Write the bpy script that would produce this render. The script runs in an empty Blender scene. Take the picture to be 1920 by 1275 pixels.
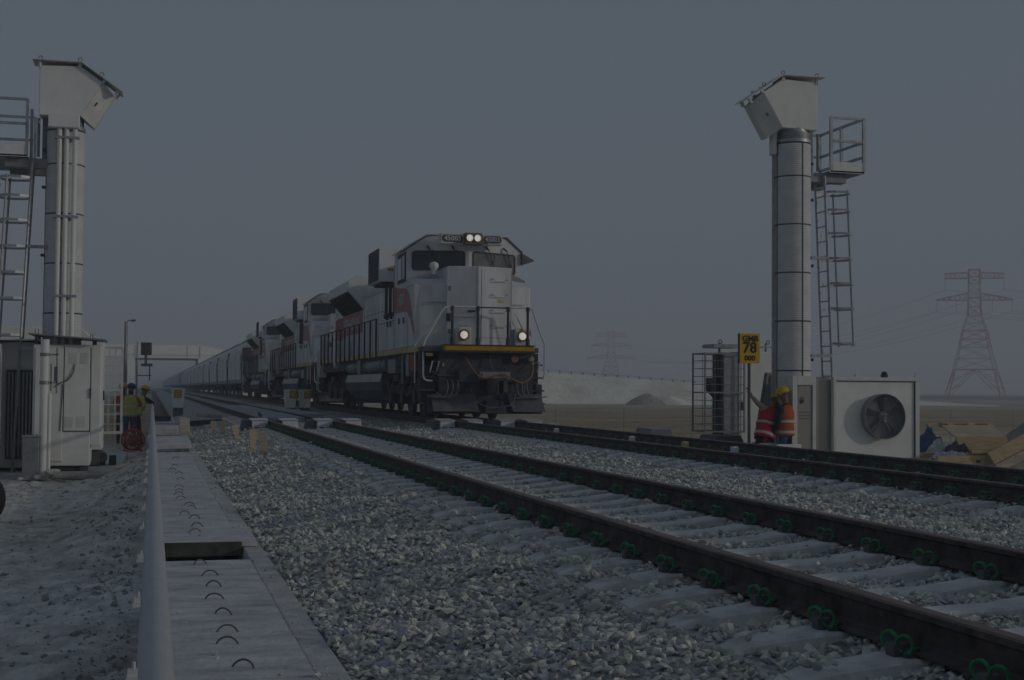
import bpy, bmesh, math, random
import numpy as np
from mathutils import Vector, Matrix, noise
random.seed(7); rng = np.random.default_rng(7)
R_ = math.radians
scn = bpy.context.scene
COL = scn.collection

# ------------------------------------------------------------------ camera
HC = 0.785                                   # eye height above the rail tops (rail top = z 0)
AX_R = np.array([0.96791427, -0.01665381, 0.25072817])   # track-right, track-forward and up seen from the camera
AX_T = np.array([-0.25115344, -0.03237089, 0.96740585])
AX_N = np.array([0.0079947, 0.99933717, 0.03551491])
FPX = 2600.0
cam = bpy.data.cameras.new('camera'); camo = bpy.data.objects.new('camera', cam); COL.objects.link(camo)
cam.sensor_width = 36; cam.lens = 36*FPX/1920; cam.clip_start = .05; cam.clip_end = 9000
camo.matrix_world = Matrix(((AX_R[0], AX_R[1], -AX_R[2], 0), (AX_T[0], AX_T[1], -AX_T[2], 0), (AX_N[0], AX_N[1], -AX_N[2], HC), (0, 0, 0, 1)))
scn.camera = camo

# ------------------------------------------------------------------ sun, sky, exposure
SUN_AZ, SUN_EL = 62.0, 15.5                  # azimuth off the track, behind the camera to the right
to_sun = Vector((math.sin(R_(SUN_AZ))*math.cos(R_(SUN_EL)), -math.cos(R_(SUN_AZ))*math.cos(R_(SUN_EL)), math.sin(R_(SUN_EL))))
sun = bpy.data.lights.new('sun', 'SUN'); sun.energy = 2.5; sun.angle = R_(3.0); sun.color = (1.0, .94, .84)
suno = bpy.data.objects.new('sun', sun); COL.objects.link(suno)
suno.rotation_euler = to_sun.to_track_quat('Z', 'Y').to_euler()
world = bpy.data.worlds.new('World'); scn.world = world; world.use_nodes = True
wn = world.node_tree; wn.nodes.clear()
sky = wn.nodes.new('ShaderNodeTexSky'); sky.sky_type = 'NISHITA'; sky.sun_disc = False
sky.sun_elevation = R_(SUN_EL); sky.sun_rotation = R_(180-SUN_AZ)
sky.air_density = 1.0; sky.dust_density = 6.0; sky.ozone_density = 1.5
mixs = wn.nodes.new('ShaderNodeMix'); mixs.data_type = 'RGBA'; mixs.inputs[0].default_value = .62
mixs.inputs[7].default_value = (5.75, 7.25, 9.15, 1)          # hazy overcast veil
bg = wn.nodes.new('ShaderNodeBackground'); bg.inputs[1].default_value = .1
wo = wn.nodes.new('ShaderNodeOutputWorld')
wn.links.new(sky.outputs[0], mixs.inputs[6]); wn.links.new(mixs.outputs[2], bg.inputs[0]); wn.links.new(bg.outputs[0], wo.inputs[0])
scn.view_settings.view_transform = 'Standard'; scn.view_settings.look = 'None'; scn.view_settings.gamma = 1
scn.view_settings.use_curve_mapping = False; scn.view_settings.exposure = -2.27
scn.render.engine = 'CYCLES'; scn.cycles.use_denoising = True
scn.cycles.max_bounces = 6; scn.cycles.diffuse_bounces = 4; scn.cycles.glossy_bounces = 3; scn.cycles.transmission_bounces = 4
scn.cycles.volume_bounces = 2; scn.cycles.transparent_max_bounces = 8

# ------------------------------------------------------------------ materials
def mat(name, c, rough=.7, metal=0., nz=.12, ns=3., bump=0., bs=40., c2=None, spec=.3, streak=None, island=0.):
    m = bpy.data.materials.new(name); m.use_nodes = True; t = m.node_tree; N = t.nodes; L = t.links
    b = N['Principled BSDF']; b.inputs['Roughness'].default_value = rough; b.inputs['Metallic'].default_value = metal
    b.inputs['Specular IOR Level'].default_value = spec
    tc = N.new('ShaderNodeTexCoord')
    mp = N.new('ShaderNodeMapping'); L.new(tc.outputs['Object'], mp.inputs[0])
    if streak: mp.inputs['Scale'].default_value = streak
    no = N.new('ShaderNodeTexNoise'); no.inputs['Scale'].default_value = ns; no.inputs['Detail'].default_value = 7; no.inputs['Roughness'].default_value = .62
    L.new(mp.outputs[0], no.inputs['Vector'])
    ra = N.new('ShaderNodeValToRGB'); ra.color_ramp.elements[0].position = .3; ra.color_ramp.elements[1].position = .72
    lo = c2 if c2 else tuple(max(0, v*(1-nz*2)) for v in c); hi = tuple(min(1, v*(1+nz)) for v in c)
    ra.color_ramp.elements[0].color = (*lo, 1); ra.color_ramp.elements[1].color = (*hi, 1)
    L.new(no.outputs[0], ra.inputs[0]); out = ra.outputs[0]
    if island:
        g = N.new('ShaderNodeNewGeometry'); oi = N.new('ShaderNodeObjectInfo')
        ad = N.new('ShaderNodeMath'); ad.operation = 'ADD'; L.new(g.outputs['Random Per Island'], ad.inputs[0]); L.new(oi.outputs['Random'], ad.inputs[1])
        fr = N.new('ShaderNodeMath'); fr.operation = 'FRACT'; L.new(ad.outputs[0], fr.inputs[0])
        r2 = N.new('ShaderNodeValToRGB'); e = r2.color_ramp.elements
        e[0].color = (1-island*1.25, 1-island*1.15, 1-island*.85, 1); e[1].color = (1+island*.95, 1+island*.9, 1+island*.5, 1)
        e3 = r2.color_ramp.elements.new(.5); e3.color = (1, .98, .93, 1)
        L.new(fr.outputs[0], r2.inputs[0])
        mx = N.new('ShaderNodeMix'); mx.data_type = 'RGBA'; mx.blend_type = 'MULTIPLY'; mx.inputs[0].default_value = 1
        L.new(out, mx.inputs[6]); L.new(r2.outputs[0], mx.inputs[7]); out = mx.outputs[2]
    L.new(out, b.inputs['Base Color'])
    if bump:
        n2 = N.new('ShaderNodeTexNoise'); n2.inputs['Scale'].default_value = bs; n2.inputs['Detail'].default_value = 6; L.new(tc.outputs['Object'], n2.inputs['Vector'])
        bp = N.new('ShaderNodeBump'); bp.inputs['Strength'].default_value = bump; bp.inputs['Distance'].default_value = .02
        L.new(n2.outputs[0], bp.inputs['Height']); L.new(bp.outputs[0], b.inputs['Normal'])
    return m
def emit(name, c, s):
    m = bpy.data.materials.new(name); m.use_nodes = True; b = m.node_tree.nodes['Principled BSDF']
    b.inputs['Base Color'].default_value = (*c, 1); b.inputs['Emission Color'].default_value = (*c, 1); b.inputs['Emission Strength'].default_value = s
    return m
M = {}
M['stone'] = mat('ballast_stone', (.61, .625, .615), .9, nz=.2, ns=30, island=.30)
M['concrete'] = mat('concrete', (.52, .525, .53), .9, nz=.16, ns=5, bump=.35, bs=30)
M['slab'] = mat('cover_concrete', (.62, .625, .645), .9, ns=2.6, bump=.45, bs=22, streak=(1, 2, 1), c2=(.38, .385, .395))
M['sleeper'] = mat('sleeper_concrete', (.63, .63, .63), .9, nz=.15, ns=7, bump=.3, bs=40)
M['wood'] = mat('timber', (.50, .385, .24), .8, nz=.16, ns=3, streak=(1, 8, 8), bump=.2, bs=30)
M['plank'] = mat('pale_timber', (.50, .42, .31), .8, nz=.18, ns=3, streak=(1, 6, 6))
M['rust'] = mat('rusty_rail_steel', (.105, .086, .084), .75, .0, nz=.35, ns=9, spec=.35)
M['railtop'] = mat('worn_rail_head', (.20, .135, .11), .5, .3, nz=.25, ns=12, streak=(1, .1, 1))
M['clip'] = mat('green_clip_paint', (.03, .27, .10), .5, nz=.3, ns=20)
M['clipblock'] = mat('clip_shoulder', (.12, .12, .12), .8)
M['white'] = mat('white_paint', (.78, .79, .76), .55, nz=.07, ns=1.6)
M['offwhite'] = mat('aged_white_paint', (.68, .69, .66), .6, nz=.1, ns=2)
M['wire'] = mat('white_wire', (.60, .62, .62), .6)
M['galv'] = mat('galvanized_steel', (.42, .44, .46), .45, .55, nz=.14, ns=6)
M['galvdk'] = mat('weathered_galvanized_steel', (.30, .315, .33), .55, .4, nz=.15, ns=5)
M['clad'] = mat('ribbed_aluminium', (.62, .635, .65), .55, .0, nz=.08, ns=3)
M['stainless'] = mat('brushed_stainless', (.40, .375, .34), .38, .75, nz=.08, ns=4, streak=(40, 40, 1))
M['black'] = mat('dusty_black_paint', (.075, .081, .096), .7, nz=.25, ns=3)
M['dark'] = mat('dark_grey_steel', (.125, .132, .148), .7, nz=.25, ns=3)
M['loco'] = mat('light_grey_loco_paint', (.63, .645, .66), .48, nz=.13, ns=1.6, streak=(1, 1, .3))
M['locolt'] = mat('pale_grey_loco_paint', (.71, .725, .715), .5, nz=.07, ns=1.2)
M['seam'] = mat('panel_gap', (.10, .105, .11), .8)
M['red'] = mat('faded_red_paint', (.38, .09, .10), .55, nz=.12, ns=3)
M['redpink'] = mat('dusty_red_paint', (.42, .19, .19), .6, nz=.12, ns=3)
M['yellow'] = mat('yellow_paint', (.50, .28, .02), .55, nz=.1, ns=4)
M['sill'] = mat('dusty_yellow_sill', (.58, .46, .22), .6, nz=.2, ns=3)
M['signyel'] = mat('sign_yellow', (.62, .38, .01), .5, nz=.04)
M['tankband'] = mat('dusty_pale_band', (.50, .49, .45), .7, nz=.15, ns=3)
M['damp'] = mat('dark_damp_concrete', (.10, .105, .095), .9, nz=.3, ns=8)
M['glass'] = mat('cab_glass', (.02, .026, .032), .06, nz=.05, spec=.7)
M['dustglass'] = mat('dusty_cab_glass', (.17, .18, .185), .25, nz=.25, ns=3, spec=.6)
M['portal'] = mat('bright_white_cladding', (.90, .90, .86), .6, nz=.02, ns=.2)
M['loopsteel'] = mat('loop_wire', (.17, .145, .13), .8, nz=.2)
M['pipe'] = mat('pale_grey_pipe', (.43, .45, .48), .5, nz=.05, ns=9)
M['lettering'] = mat('white_lettering', (.62, .63, .62), .6, nz=.02)
M['blackletter'] = mat('black_lettering', (.03, .03, .03), .6, nz=.02)
M['wagon'] = mat('grey_wagon_paint', (.72, .715, .69), .6, nz=.12, ns=.6, streak=(1, 1, .3))
M['wagonlt'] = mat('wagon_pale_underframe', (.33, .35, .36), .7, nz=.2, ns=2)
M['orangehose'] = mat('orange_hose', (.34, .16, .09), .6)
M['hose'] = mat('grey_hose', (.16, .165, .165), .6)
M['hivisy'] = mat('yellow_vest', (.46, .47, .10), .8, nz=.12, ns=12)
M['hiviso'] = mat('orange_vest', (.44, .10, .035), .8, nz=.1, ns=12)
M['hivisr'] = mat('red_vest', (.46, .035, .06), .8, nz=.1, ns=12)
M['reflect'] = mat('reflective_tape', (.46, .46, .42), .5)
M['jeans'] = mat('blue_trousers', (.055, .085, .17), .9, nz=.25, ns=14)
M['navy'] = mat('navy_cloth', (.025, .03, .06), .9, nz=.2, ns=14)
M['maroon'] = mat('maroon_cloth', (.16, .03, .035), .9, nz=.2, ns=14)
M['beige'] = mat('beige_sleeves', (.40, .34, .26), .9, nz=.15, ns=14)
M['orangecl'] = mat('orange_sleeves', (.42, .12, .05), .9, nz=.15, ns=14)
M['skin'] = mat('skin', (.23, .115, .07), .6, nz=.08)
M['helmety'] = mat('yellow_helmet', (.60, .40, .02), .4, nz=.04)
M['helmetb'] = mat('blue_helmet', (.03, .07, .26), .4, nz=.04)
M['boot'] = mat('boot_leather', (.06, .045, .035), .8)
M['tarp'] = mat('blue_tarpaulin', (.03, .075, .20), .5, nz=.2, ns=6)
M['sheet'] = mat('plastic_sheet', (.42, .46, .50), .3, nz=.2, ns=5)
M['rubber'] = mat('tyre_rubber', (.03, .03, .032), .85, nz=.2)
M['pyred'] = mat('pylon_red', (.42, .05, .06), .7)
M['pywhite'] = mat('pylon_white', (.42, .42, .42), .7)
M['cable'] = mat('overhead_cable', (.16, .16, .17), .7)
M['reelred'] = mat('red_reel_paint', (.38, .06, .03), .6, nz=.2)
M['chalk'] = mat('white_rubble', (.56, .54, .48), .9, nz=.15, ns=12)
M['lamp'] = emit('lit_lamp', (1.0, .95, .88), 1.55)
M['lampring'] = mat('lamp_bezel', (.30, .17, .09), .5)
M['boxwhite'] = mat('detector_white', (.64, .65, .70), .5, nz=.08, ns=8)
M['panelc'] = mat('crossing_concrete', (.36, .40, .42), .85, nz=.12, ns=4)

# ground: sand colour that goes from brown through pale to grey with distance and noise
def ground_mat(name, cols, fine, bumpd=.03, bumps=9.):
    m = bpy.data.materials.new(name); m.use_nodes = True; t = m.node_tree; N = t.nodes; L = t.links
    b = N['Principled BSDF']; b.inputs['Roughness'].default_value = .95; b.inputs['Specular IOR Level'].default_value = .1
    tc = N.new('ShaderNodeTexCoord'); sp = N.new('ShaderNodeSeparateXYZ'); L.new(tc.outputs['Object'], sp.inputs[0])
    ln = N.new('ShaderNodeVectorMath'); ln.operation = 'LENGTH'; L.new(tc.outputs['Object'], ln.inputs[0])
    no = N.new('ShaderNodeTexNoise'); no.inputs['Scale'].default_value = .03; no.inputs['Detail'].default_value = 5; L.new(tc.outputs['Object'], no.inputs['Vector'])
    mm = N.new('ShaderNodeMath'); mm.operation = 'MULTIPLY_ADD'; mm.inputs[1].default_value = 120.; mm.inputs[2].default_value = -60.; L.new(no.outputs[0], mm.inputs[0])
    md = N.new('ShaderNodeMath'); md.operation = 'ADD'; L.new(ln.outputs['Value'], md.inputs[0]); L.new(mm.outputs[0], md.inputs[1])
    dv = N.new('ShaderNodeMath'); dv.operation = 'DIVIDE'; dv.inputs[1].default_value = 800.; L.new(md.outputs[0], dv.inputs[0])
    ra = N.new('ShaderNodeValToRGB'); L.new(dv.outputs[0], ra.inputs[0])
    while len(ra.color_ramp.elements) < len(cols): ra.color_ramp.elements.new(.5)
    for e, (p, c) in zip(ra.color_ramp.elements, cols): e.position = p
    for e, (p, c) in zip(ra.color_ramp.elements, cols): e.color = (*c, 1)
    n2 = N.new('ShaderNodeTexNoise'); n2.inputs['Scale'].default_value = 3.2; n2.inputs['Detail'].default_value = 9; n2.inputs['Roughness'].default_value = .7; L.new(tc.outputs['Object'], n2.inputs['Vector'])
    r2 = N.new('ShaderNodeValToRGB'); r2.color_ramp.elements[0].position = .36; r2.color_ramp.elements[1].position = .62
    r2.color_ramp.elements[0].color = (1-fine, 1-fine, 1-fine, 1); r2.color_ramp.elements[1].color = (1.1, 1.1, 1.08, 1); L.new(n2.outputs[0], r2.inputs[0])
    mx = N.new('ShaderNodeMix'); mx.data_type = 'RGBA'; mx.blend_type = 'MULTIPLY'; mx.inputs[0].default_value = 1
    L.new(ra.outputs[0], mx.inputs[6]); L.new(r2.outputs[0], mx.inputs[7])
    n4 = N.new('ShaderNodeTexNoise'); n4.inputs['Scale'].default_value = .16; n4.inputs['Detail'].default_value = 6; n4.inputs['Roughness'].default_value = .7; L.new(tc.outputs['Object'], n4.inputs['Vector'])
    r4 = N.new('ShaderNodeValToRGB'); r4.color_ramp.elements[0].position = .35; r4.color_ramp.elements[1].position = .65; r4.color_ramp.elements[0].color = (.74, .72, .70, 1); r4.color_ramp.elements[1].color = (1.12, 1.12, 1.12, 1); L.new(n4.outputs[0], r4.inputs[0])
    m4 = N.new('ShaderNodeMix'); m4.data_type = 'RGBA'; m4.blend_type = 'MULTIPLY'; m4.inputs[0].default_value = 1; L.new(mx.outputs[2], m4.inputs[6]); L.new(r4.outputs[0], m4.inputs[7]); L.new(m4.outputs[2], b.inputs['Base Color'])
    n3 = N.new('ShaderNodeTexNoise'); n3.inputs['Scale'].default_value = bumps; n3.inputs['Detail'].default_value = 10; n3.inputs['Roughness'].default_value = .7; L.new(tc.outputs['Object'], n3.inputs['Vector'])
    bp = N.new('ShaderNodeBump'); bp.inputs['Strength'].default_value = .8; bp.inputs['Distance'].default_value = bumpd; L.new(n3.outputs[0], bp.inputs['Height']); L.new(bp.outputs[0], b.inputs['Normal'])
    return m
M['ground'] = ground_mat('desert_sand', [(0, (.72, .72, .71)), (.045, (.68, .65, .59)), (.06, (.46, .37, .25)), (.165, (.46, .38, .27)), (.20, (.50, .48, .43)), (.42, (.48, .47, .44)), (.55, (.16, .17, .18)), (1, (.16, .17, .18))], .45)
M['berm'] = ground_mat('berm_sand', [(0, (.74, .74, .66)), (1, (.74, .74, .66))], .12, .1, 2.)
M['mound'] = ground_mat('spoil', [(0, (.40, .40, .385)), (1, (.40, .40, .385))], .3, .1, 2.)
def ballast_mat():
    m = bpy.data.materials.new('ballast_bed'); m.use_nodes = True; t = m.node_tree; N = t.nodes; L = t.links
    b = N['Principled BSDF']; b.inputs['Roughness'].default_value = .95; b.inputs['Specular IOR Level'].default_value = .1
    tc = N.new('ShaderNodeTexCoord')
    v = N.new('ShaderNodeTexVoronoi'); v.inputs['Scale'].default_value = 17; L.new(tc.outputs['Object'], v.inputs['Vector'])
    r = N.new('ShaderNodeValToRGB'); e = r.color_ramp.elements; e[0].color = (.26, .27, .275, 1); e[1].color = (.56, .57, .54, 1)
    sp = N.new('ShaderNodeSeparateColor'); L.new(v.outputs['Color'], sp.inputs[0]); L.new(sp.outputs[0], r.inputs[0]); L.new(r.outputs[0], b.inputs['Base Color'])
    bp = N.new('ShaderNodeBump'); bp.invert = True; bp.inputs['Strength'].default_value = 1; bp.inputs['Distance'].default_value = .05
    L.new(v.outputs['Distance'], bp.inputs['Height']); L.new(bp.outputs[0], b.inputs['Normal'])
    return m
M['ballast'] = ballast_mat()

# ------------------------------------------------------------------ mesh helpers
class MB:
    def __init__(s): s.v = []; s.f = []; s.mi = []; s.m = 0
    def add(s, vs, fs):
        o = len(s.v); s.v += [tuple(p) for p in vs]
        for f in fs: s.f.append(tuple(i+o for i in f)); s.mi.append(s.m)
        return s
    def box(s, x0, x1, y0, y1, z0, z1):
        return s.add([(x0,y0,z0),(x1,y0,z0),(x1,y1,z0),(x0,y1,z0),(x0,y0,z1),(x1,y0,z1),(x1,y1,z1),(x0,y1,z1)],
                     [(0,3,2,1),(4,5,6,7),(0,1,5,4),(1,2,6,5),(2,3,7,6),(3,0,4,7)])
    def prism(s, poly, axis, a, b):               # 2-D outline swept along an axis
        def P(p, t): return {'x': (t, p[0], p[1]), 'y': (p[0], t, p[1]), 'z': (p[0], p[1], t)}[axis]
        n = len(poly); vs = [P(p, a) for p in poly]+[P(p, b) for p in poly]
        fs = [tuple(range(n))[::-1], tuple(range(n, 2*n))]+[(i, (i+1) % n, n+(i+1) % n, n+i) for i in range(n)]
        return s.add(vs, fs)
    def hull(s, bot, top):                        # two rings of 3-D points joined
        n = len(bot); return s.add(list(bot)+list(top), [tuple(range(n))[::-1], tuple(range(n, 2*n))]+[(i, (i+1) % n, n+(i+1) % n, n+i) for i in range(n)])
    def tube(s, pts, r, n=6, closed=False, caps=True):
        pts = [Vector(p) for p in pts]; k = len(pts); rings = []; ref = None
        for i, p in enumerate(pts):
            a = pts[(i-1) % k] if closed or i > 0 else p; b = pts[(i+1) % k] if closed or i < k-1 else p
            d = (b-a); d = d.normalized() if d.length > 1e-9 else Vector((0, 0, 1))
            if ref is None: ref = Vector((0, 0, 1)) if abs(d.z) < .9 else Vector((1, 0, 0))
            u = d.cross(ref); u = u.normalized() if u.length > 1e-6 else d.orthogonal().normalized(); w = d.cross(u); ref = u.cross(d)
            rr = r[i] if isinstance(r, (list, tuple)) else r
            rings.append([p+(u*math.cos(t)+w*math.sin(t))*rr for t in [2*math.pi*j/n for j in range(n)]])
        vs = [q for g in rings for q in g]; fs = []
        for i in range(k if closed else k-1):
            A = i*n; B = ((i+1) % k)*n
            for j in range(n): fs.append((A+j, A+(j+1) % n, B+(j+1) % n, B+j))
        if caps and not closed: fs.append(tuple(range(n))[::-1]); fs.append(tuple(range((k-1)*n, k*n)))
        return s.add(vs, fs)
    def lathe(s, prof, n=24, c=(0, 0, 0), axis='z'):   # prof: (r, h)
        k = len(prof); vs = []
        for r, h in prof:
            for j in range(n):
                a = 2*math.pi*j/n; x, y = r*math.cos(a), r*math.sin(a)
                vs.append({'z': (c[0]+x, c[1]+y, c[2]+h), 'y': (c[0]+x, c[1]+h, c[2]+y), 'x': (c[0]+h, c[1]+x, c[2]+y)}[axis])
        fs = []
        for i in range(k-1):
            for j in range(n): fs.append((i*n+j, i*n+(j+1) % n, (i+1)*n+(j+1) % n, (i+1)*n+j))
        if prof[0][0] > 1e-6: fs.append(tuple(range(n))[::-1])
        if prof[-1][0] > 1e-6: fs.append(tuple(range((k-1)*n, k*n)))
        return s.add(vs, fs)
    def build(s, name, mats, parent=None, bevel=0, smooth=False, loc=None, rot=None):
        me = MB.mesh2(s, name, mats, smooth)
        return link(name, me, parent, bevel, loc, rot)
    def mesh2(s, name, mats, smooth):
        me = bpy.data.meshes.new(name); me.from_pydata(s.v, [], s.f)
        for m in (mats if isinstance(mats, (list, tuple)) else [mats]): me.materials.append(M[m] if isinstance(m, str) else m)
        if any(s.mi): me.polygons.foreach_set('material_index', s.mi)
        bm = bmesh.new(); bm.from_mesh(me); bmesh.ops.recalc_face_normals(bm, faces=bm.faces)
        if smooth:
            for f in bm.faces: f.smooth = True
            for e in bm.edges:
                if len(e.link_faces) == 2 and e.calc_face_angle(0) > R_(38): e.smooth = False
        bm.to_mesh(me); bm.free(); me.update(); return me
def link(name, data, parent=None, bevel=0, loc=None, rot=None):
    o = bpy.data.objects.new(name, data); COL.objects.link(o)
    if parent is not None: o.parent = parent
    if loc is not None: o.location = loc
    if rot is not None: o.rotation_euler = rot
    if bevel:
        b = o.modifiers.new('bevel', 'BEVEL'); b.width = bevel; b.segments = 1; b.limit_method = 'ANGLE'; b.angle_limit = R_(40)
    return o
def tag(o, label, cat, group=None, kind=None):
    o['label'] = label; o['category'] = cat
    if group: o['group'] = group
    if kind: o['kind'] = kind
    return o
def thing(name, label, cat, loc=(0, 0, 0), rz=0, group=None):
    o = link(name, None, None, 0, loc, (0, 0, rz)); o.empty_display_size = .1
    return tag(o, label, cat, group)
def struct(o): o['kind'] = 'structure'; return o
def copy_tree(o, parent=None):
    c = o.copy(); COL.objects.link(c)
    if parent is not None: c.parent = parent
    for ch in list(o.children): copy_tree(ch, c)
    return c
def text(name, s, size, parent, loc, rot, m, ext=.004, align='CENTER', sx=1., off=.0):
    cu = bpy.data.curves.new(name, 'FONT'); cu.body = s; cu.size = size; cu.align_x = align; cu.align_y = 'CENTER'; cu.extrude = ext; cu.resolution_u = 2
    cu.materials.append(M[m]); cu.offset = off
    tmp = bpy.data.objects.new(name, cu); COL.objects.link(tmp); dg = bpy.context.evaluated_depsgraph_get()
    me = bpy.data.meshes.new_from_object(tmp.evaluated_get(dg)); bpy.data.objects.remove(tmp); bpy.data.curves.remove(cu)
    o = link(name, me, parent, 0, loc, rot); o.scale = (sx, 1, 1); return o
def arc(c, r, a0, a1, n, plane='xz'):
    out = []
    for i in range(n+1):
        a = R_(a0+(a1-a0)*i/n); u, v = r*math.cos(a), r*math.sin(a)
        out.append({'xz': (c[0]+u, c[1], c[2]+v), 'xy': (c[0]+u, c[1]+v, c[2]), 'yz': (c[0], c[1]+u, c[2]+v)}[plane])
    return out
def bspline(pts, k=6):
    P = [Vector(p) for p in pts]; P = [P[0]]+P+[P[-1]]; out = []
    for i in range(len(P)-3):
        for j in range(k):
            t = j/k; a, b, c, d = P[i:i+4]
            out.append(.5*((2*b)+(-a+c)*t+(2*a-5*b+4*c-d)*t*t+(-a+3*b-3*c+d)*t**3))
    out.append(P[-2]); return out
def project(p):                                  # n x 3 world points -> x, y in frame (0..1) and depth
    p = np.asarray(p, float)-[0, 0, HC]; v = p[:, :1]*AX_R+p[:, 1:2]*AX_T+p[:, 2:3]*AX_N
    z = np.maximum(v[:, 2], 1e-6); return .5+FPX*v[:, 0]/z/1920, .5-FPX*v[:, 1]/z/1275, v[:, 2]

# ================================================================== SETTING
GZ = -.95                                        # natural ground below the rail tops
def lines(segs):
    out = []
    for a, b, st in segs:
        k = max(1, int(round(abs(b-a)/st))); out += list(np.linspace(a, b, k, endpoint=False))
    return np.array(out+[segs[-1][1]])
def sheet(name, xs, ys, zf, m):
    X, Y = np.meshgrid(xs, ys); Z = zf(X, Y); nx, ny = len(xs), len(ys)
    co = np.stack([X, Y, Z], -1).reshape(-1, 3).astype(np.float32)
    i = np.arange(nx*ny).reshape(ny, nx); q = np.stack([i[:-1, :-1], i[:-1, 1:], i[1:, 1:], i[1:, :-1]], -1).reshape(-1, 4)
    me = bpy.data.meshes.new(name); me.vertices.add(len(co)); me.vertices.foreach_set('co', co.ravel())
    me.loops.add(q.size); me.loops.foreach_set('vertex_index', q.ravel().astype(np.int32))
    me.polygons.add(len(q)); me.polygons.foreach_set('loop_start', (np.arange(len(q))*4).astype(np.int32)); me.polygons.foreach_set('loop_total', np.full(len(q), 4, np.int32))
    me.update(calc_edges=True); me.materials.append(M[m]); me.polygons.foreach_set('use_smooth', np.ones(len(q), bool))
    return link(name, me)
def fnoise(X, Y, s, oct=4, seed=0.):
    out = np.zeros(X.size); fx, fy = X.ravel(), Y.ravel()
    for i in range(X.size): out[i] = noise.fractal(Vector((fx[i]*s+seed, fy[i]*s, seed)), 1.0, 2.0, oct)
    return out.reshape(X.shape)
def gz(X, Y):
    near = (np.abs(X+2.5) < 4.2) & (Y > 2.5) & (Y < 45); amp = np.zeros(X.shape); n = np.zeros(X.shape)
    n[near] = fnoise(X[near], Y[near], 1.3, 6, 3.1)*.04+np.abs(fnoise(X[near], Y[near], 3.2, 5, 8.))*.06-.03+fnoise(X[near], Y[near], 7.5, 2, 5.)*.016
    far = (~near) & (np.hypot(X, Y) < 260); n[far] = fnoise(X[far], Y[far], .25, 4, 1.)*.06
    n = n+.30*np.exp(-((np.minimum(X, 0))/.75)**2)*np.clip((Y-8)/8, 0, 1)*np.clip((33-Y)/5, 0, 1)*(X < .5)*(1+.5*np.sin(Y*1.3))
    dip = np.where((X > -.02) & (X < 11.2), -.35, 0.)                    # under the track bed
    return GZ+n+dip
ground = struct(sheet('ground', lines([(-3000, -400, 400), (-400, -40, 30), (-40, -6.5, 2.), (-6.5, -.03, .055), (-.03, -.01, .01), (-.01, 11.19, 1.5), (11.19, 11.21, .02), (11.21, 30, .6), (30, 130, 4), (130, 600, 40), (600, 3000, 400)]),
                   lines([(-200, 3, 20), (3, 20, .07), (20, 34, .16), (34, 80, .8), (80, 300, 5), (300, 1000, 50), (1000, 4000, 300)]), gz, 'ground'))

# ballast bed: one raised sheet under both tracks
BX = [(.80, -.56), (.84, -.47), (1.3, -.38), (2.0, -.245), (2.3, -.23), (4.7, -.23), (5.2, -.232), (5.85, -.26), (6.5, -.23), (9.3, -.23), (9.7, -.27), (11.3, -1.02), (11.6, -1.1)]
bxs, bzs = np.array([b[0] for b in BX]), np.array([b[1] for b in BX])
C1, C2 = 3.47, 7.985
def bz(X, Y):
    w = .022*np.sin(X*3.1+Y*1.7)+.018*np.sin(Y*2.9-X*1.3+1)+.012*np.sin(Y*7.1+X*5.)
    f = np.where((X > 2.1) & (X < 4.85) | (X > 6.6) & (X < 9.35), .35, 1.)
    r = sum(np.exp(-((X-q)/.16)**2) for q in (C1-.7525, C1+.7525, C2-.7525, C2+.7525))
    return np.interp(X, bxs, bzs)+w*f*(1-np.clip(r, 0, 1))+.066*np.clip(r, 0, 1)
ballast = struct(sheet('ballast_bed', lines([(.80, 11.6, .08)]), lines([(1.5, 40, .12), (40, 120, .5), (120, 700, 10)]), bz, 'ballast'))

# distant berm and spoil heap
def berm():
    m = MB(); xs = np.linspace(10, 112, 70); cr = np.interp(xs, [10, 44, 62, 72, 90, 112], [4.1, 3.3, 2.15, 1.5, .3, -.95])
    ns = 8; vs = []
    for i, x in enumerate(xs):
        for j in range(ns+1):
            t = j/ns; y0 = 162+noise.noise(Vector((x*.07, 0, 2)))*1.5
            z = GZ-.1+(cr[i]-GZ+.1)*min(1., t*1.08)+(noise.noise(Vector((x*.2, t*3, 7)))*.12 if 0 < j < ns else 0)
            vs.append((x+t*1.5, y0+t*9, z))
    for i, x in enumerate(xs): vs.append((x+3, 186., GZ-.1))
    W = ns+1; K = len(xs); fs = []
    for i in range(K-1):
        for j in range(ns): fs.append((i*W+j, (i+1)*W+j, (i+1)*W+j+1, i*W+j+1))
        fs.append((i*W+ns, (i+1)*W+ns, K*W+i+1, K*W+i))
    m.add(vs, fs); return struct(m.build('berm', 'berm', smooth=True)), xs, cr
berm_o, bx_, bc_ = berm()
def heap(name, m, c, rx, ry, h, seed):
    k = MB(); vs = []; fs = []; A, B = 26, 7
    for j in range(B+1):
        for i in range(A):
            a = 2*math.pi*i/A; t = j/B; q = 1+.22*noise.noise(Vector((math.cos(a)*1.3, math.sin(a)*1.3, seed+t)))
            vs.append((c[0]+rx*(1-t)*q*math.cos(a), c[1]+ry*(1-t)*q*math.sin(a), GZ-.15+(h+.15)*(1-(1-t)**1.5)*(1+.1*noise.noise(Vector((a, t*3, seed))))))
    for j in range(B):
        for i in range(A): fs.append((j*A+i, j*A+(i+1) % A, (j+1)*A+(i+1) % A, (j+1)*A+i))
    k.add(vs, fs); return struct(k.build(name, m, smooth=True))
heap('spoil_heap', 'mound', (57.5, 157, 0), 2.9, 2.4, 1.35, 2.)
heap('spoil_heap', 'berm', (60.8, 158, 0), 3.2, 2.4, 1.05, 5.)

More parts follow.
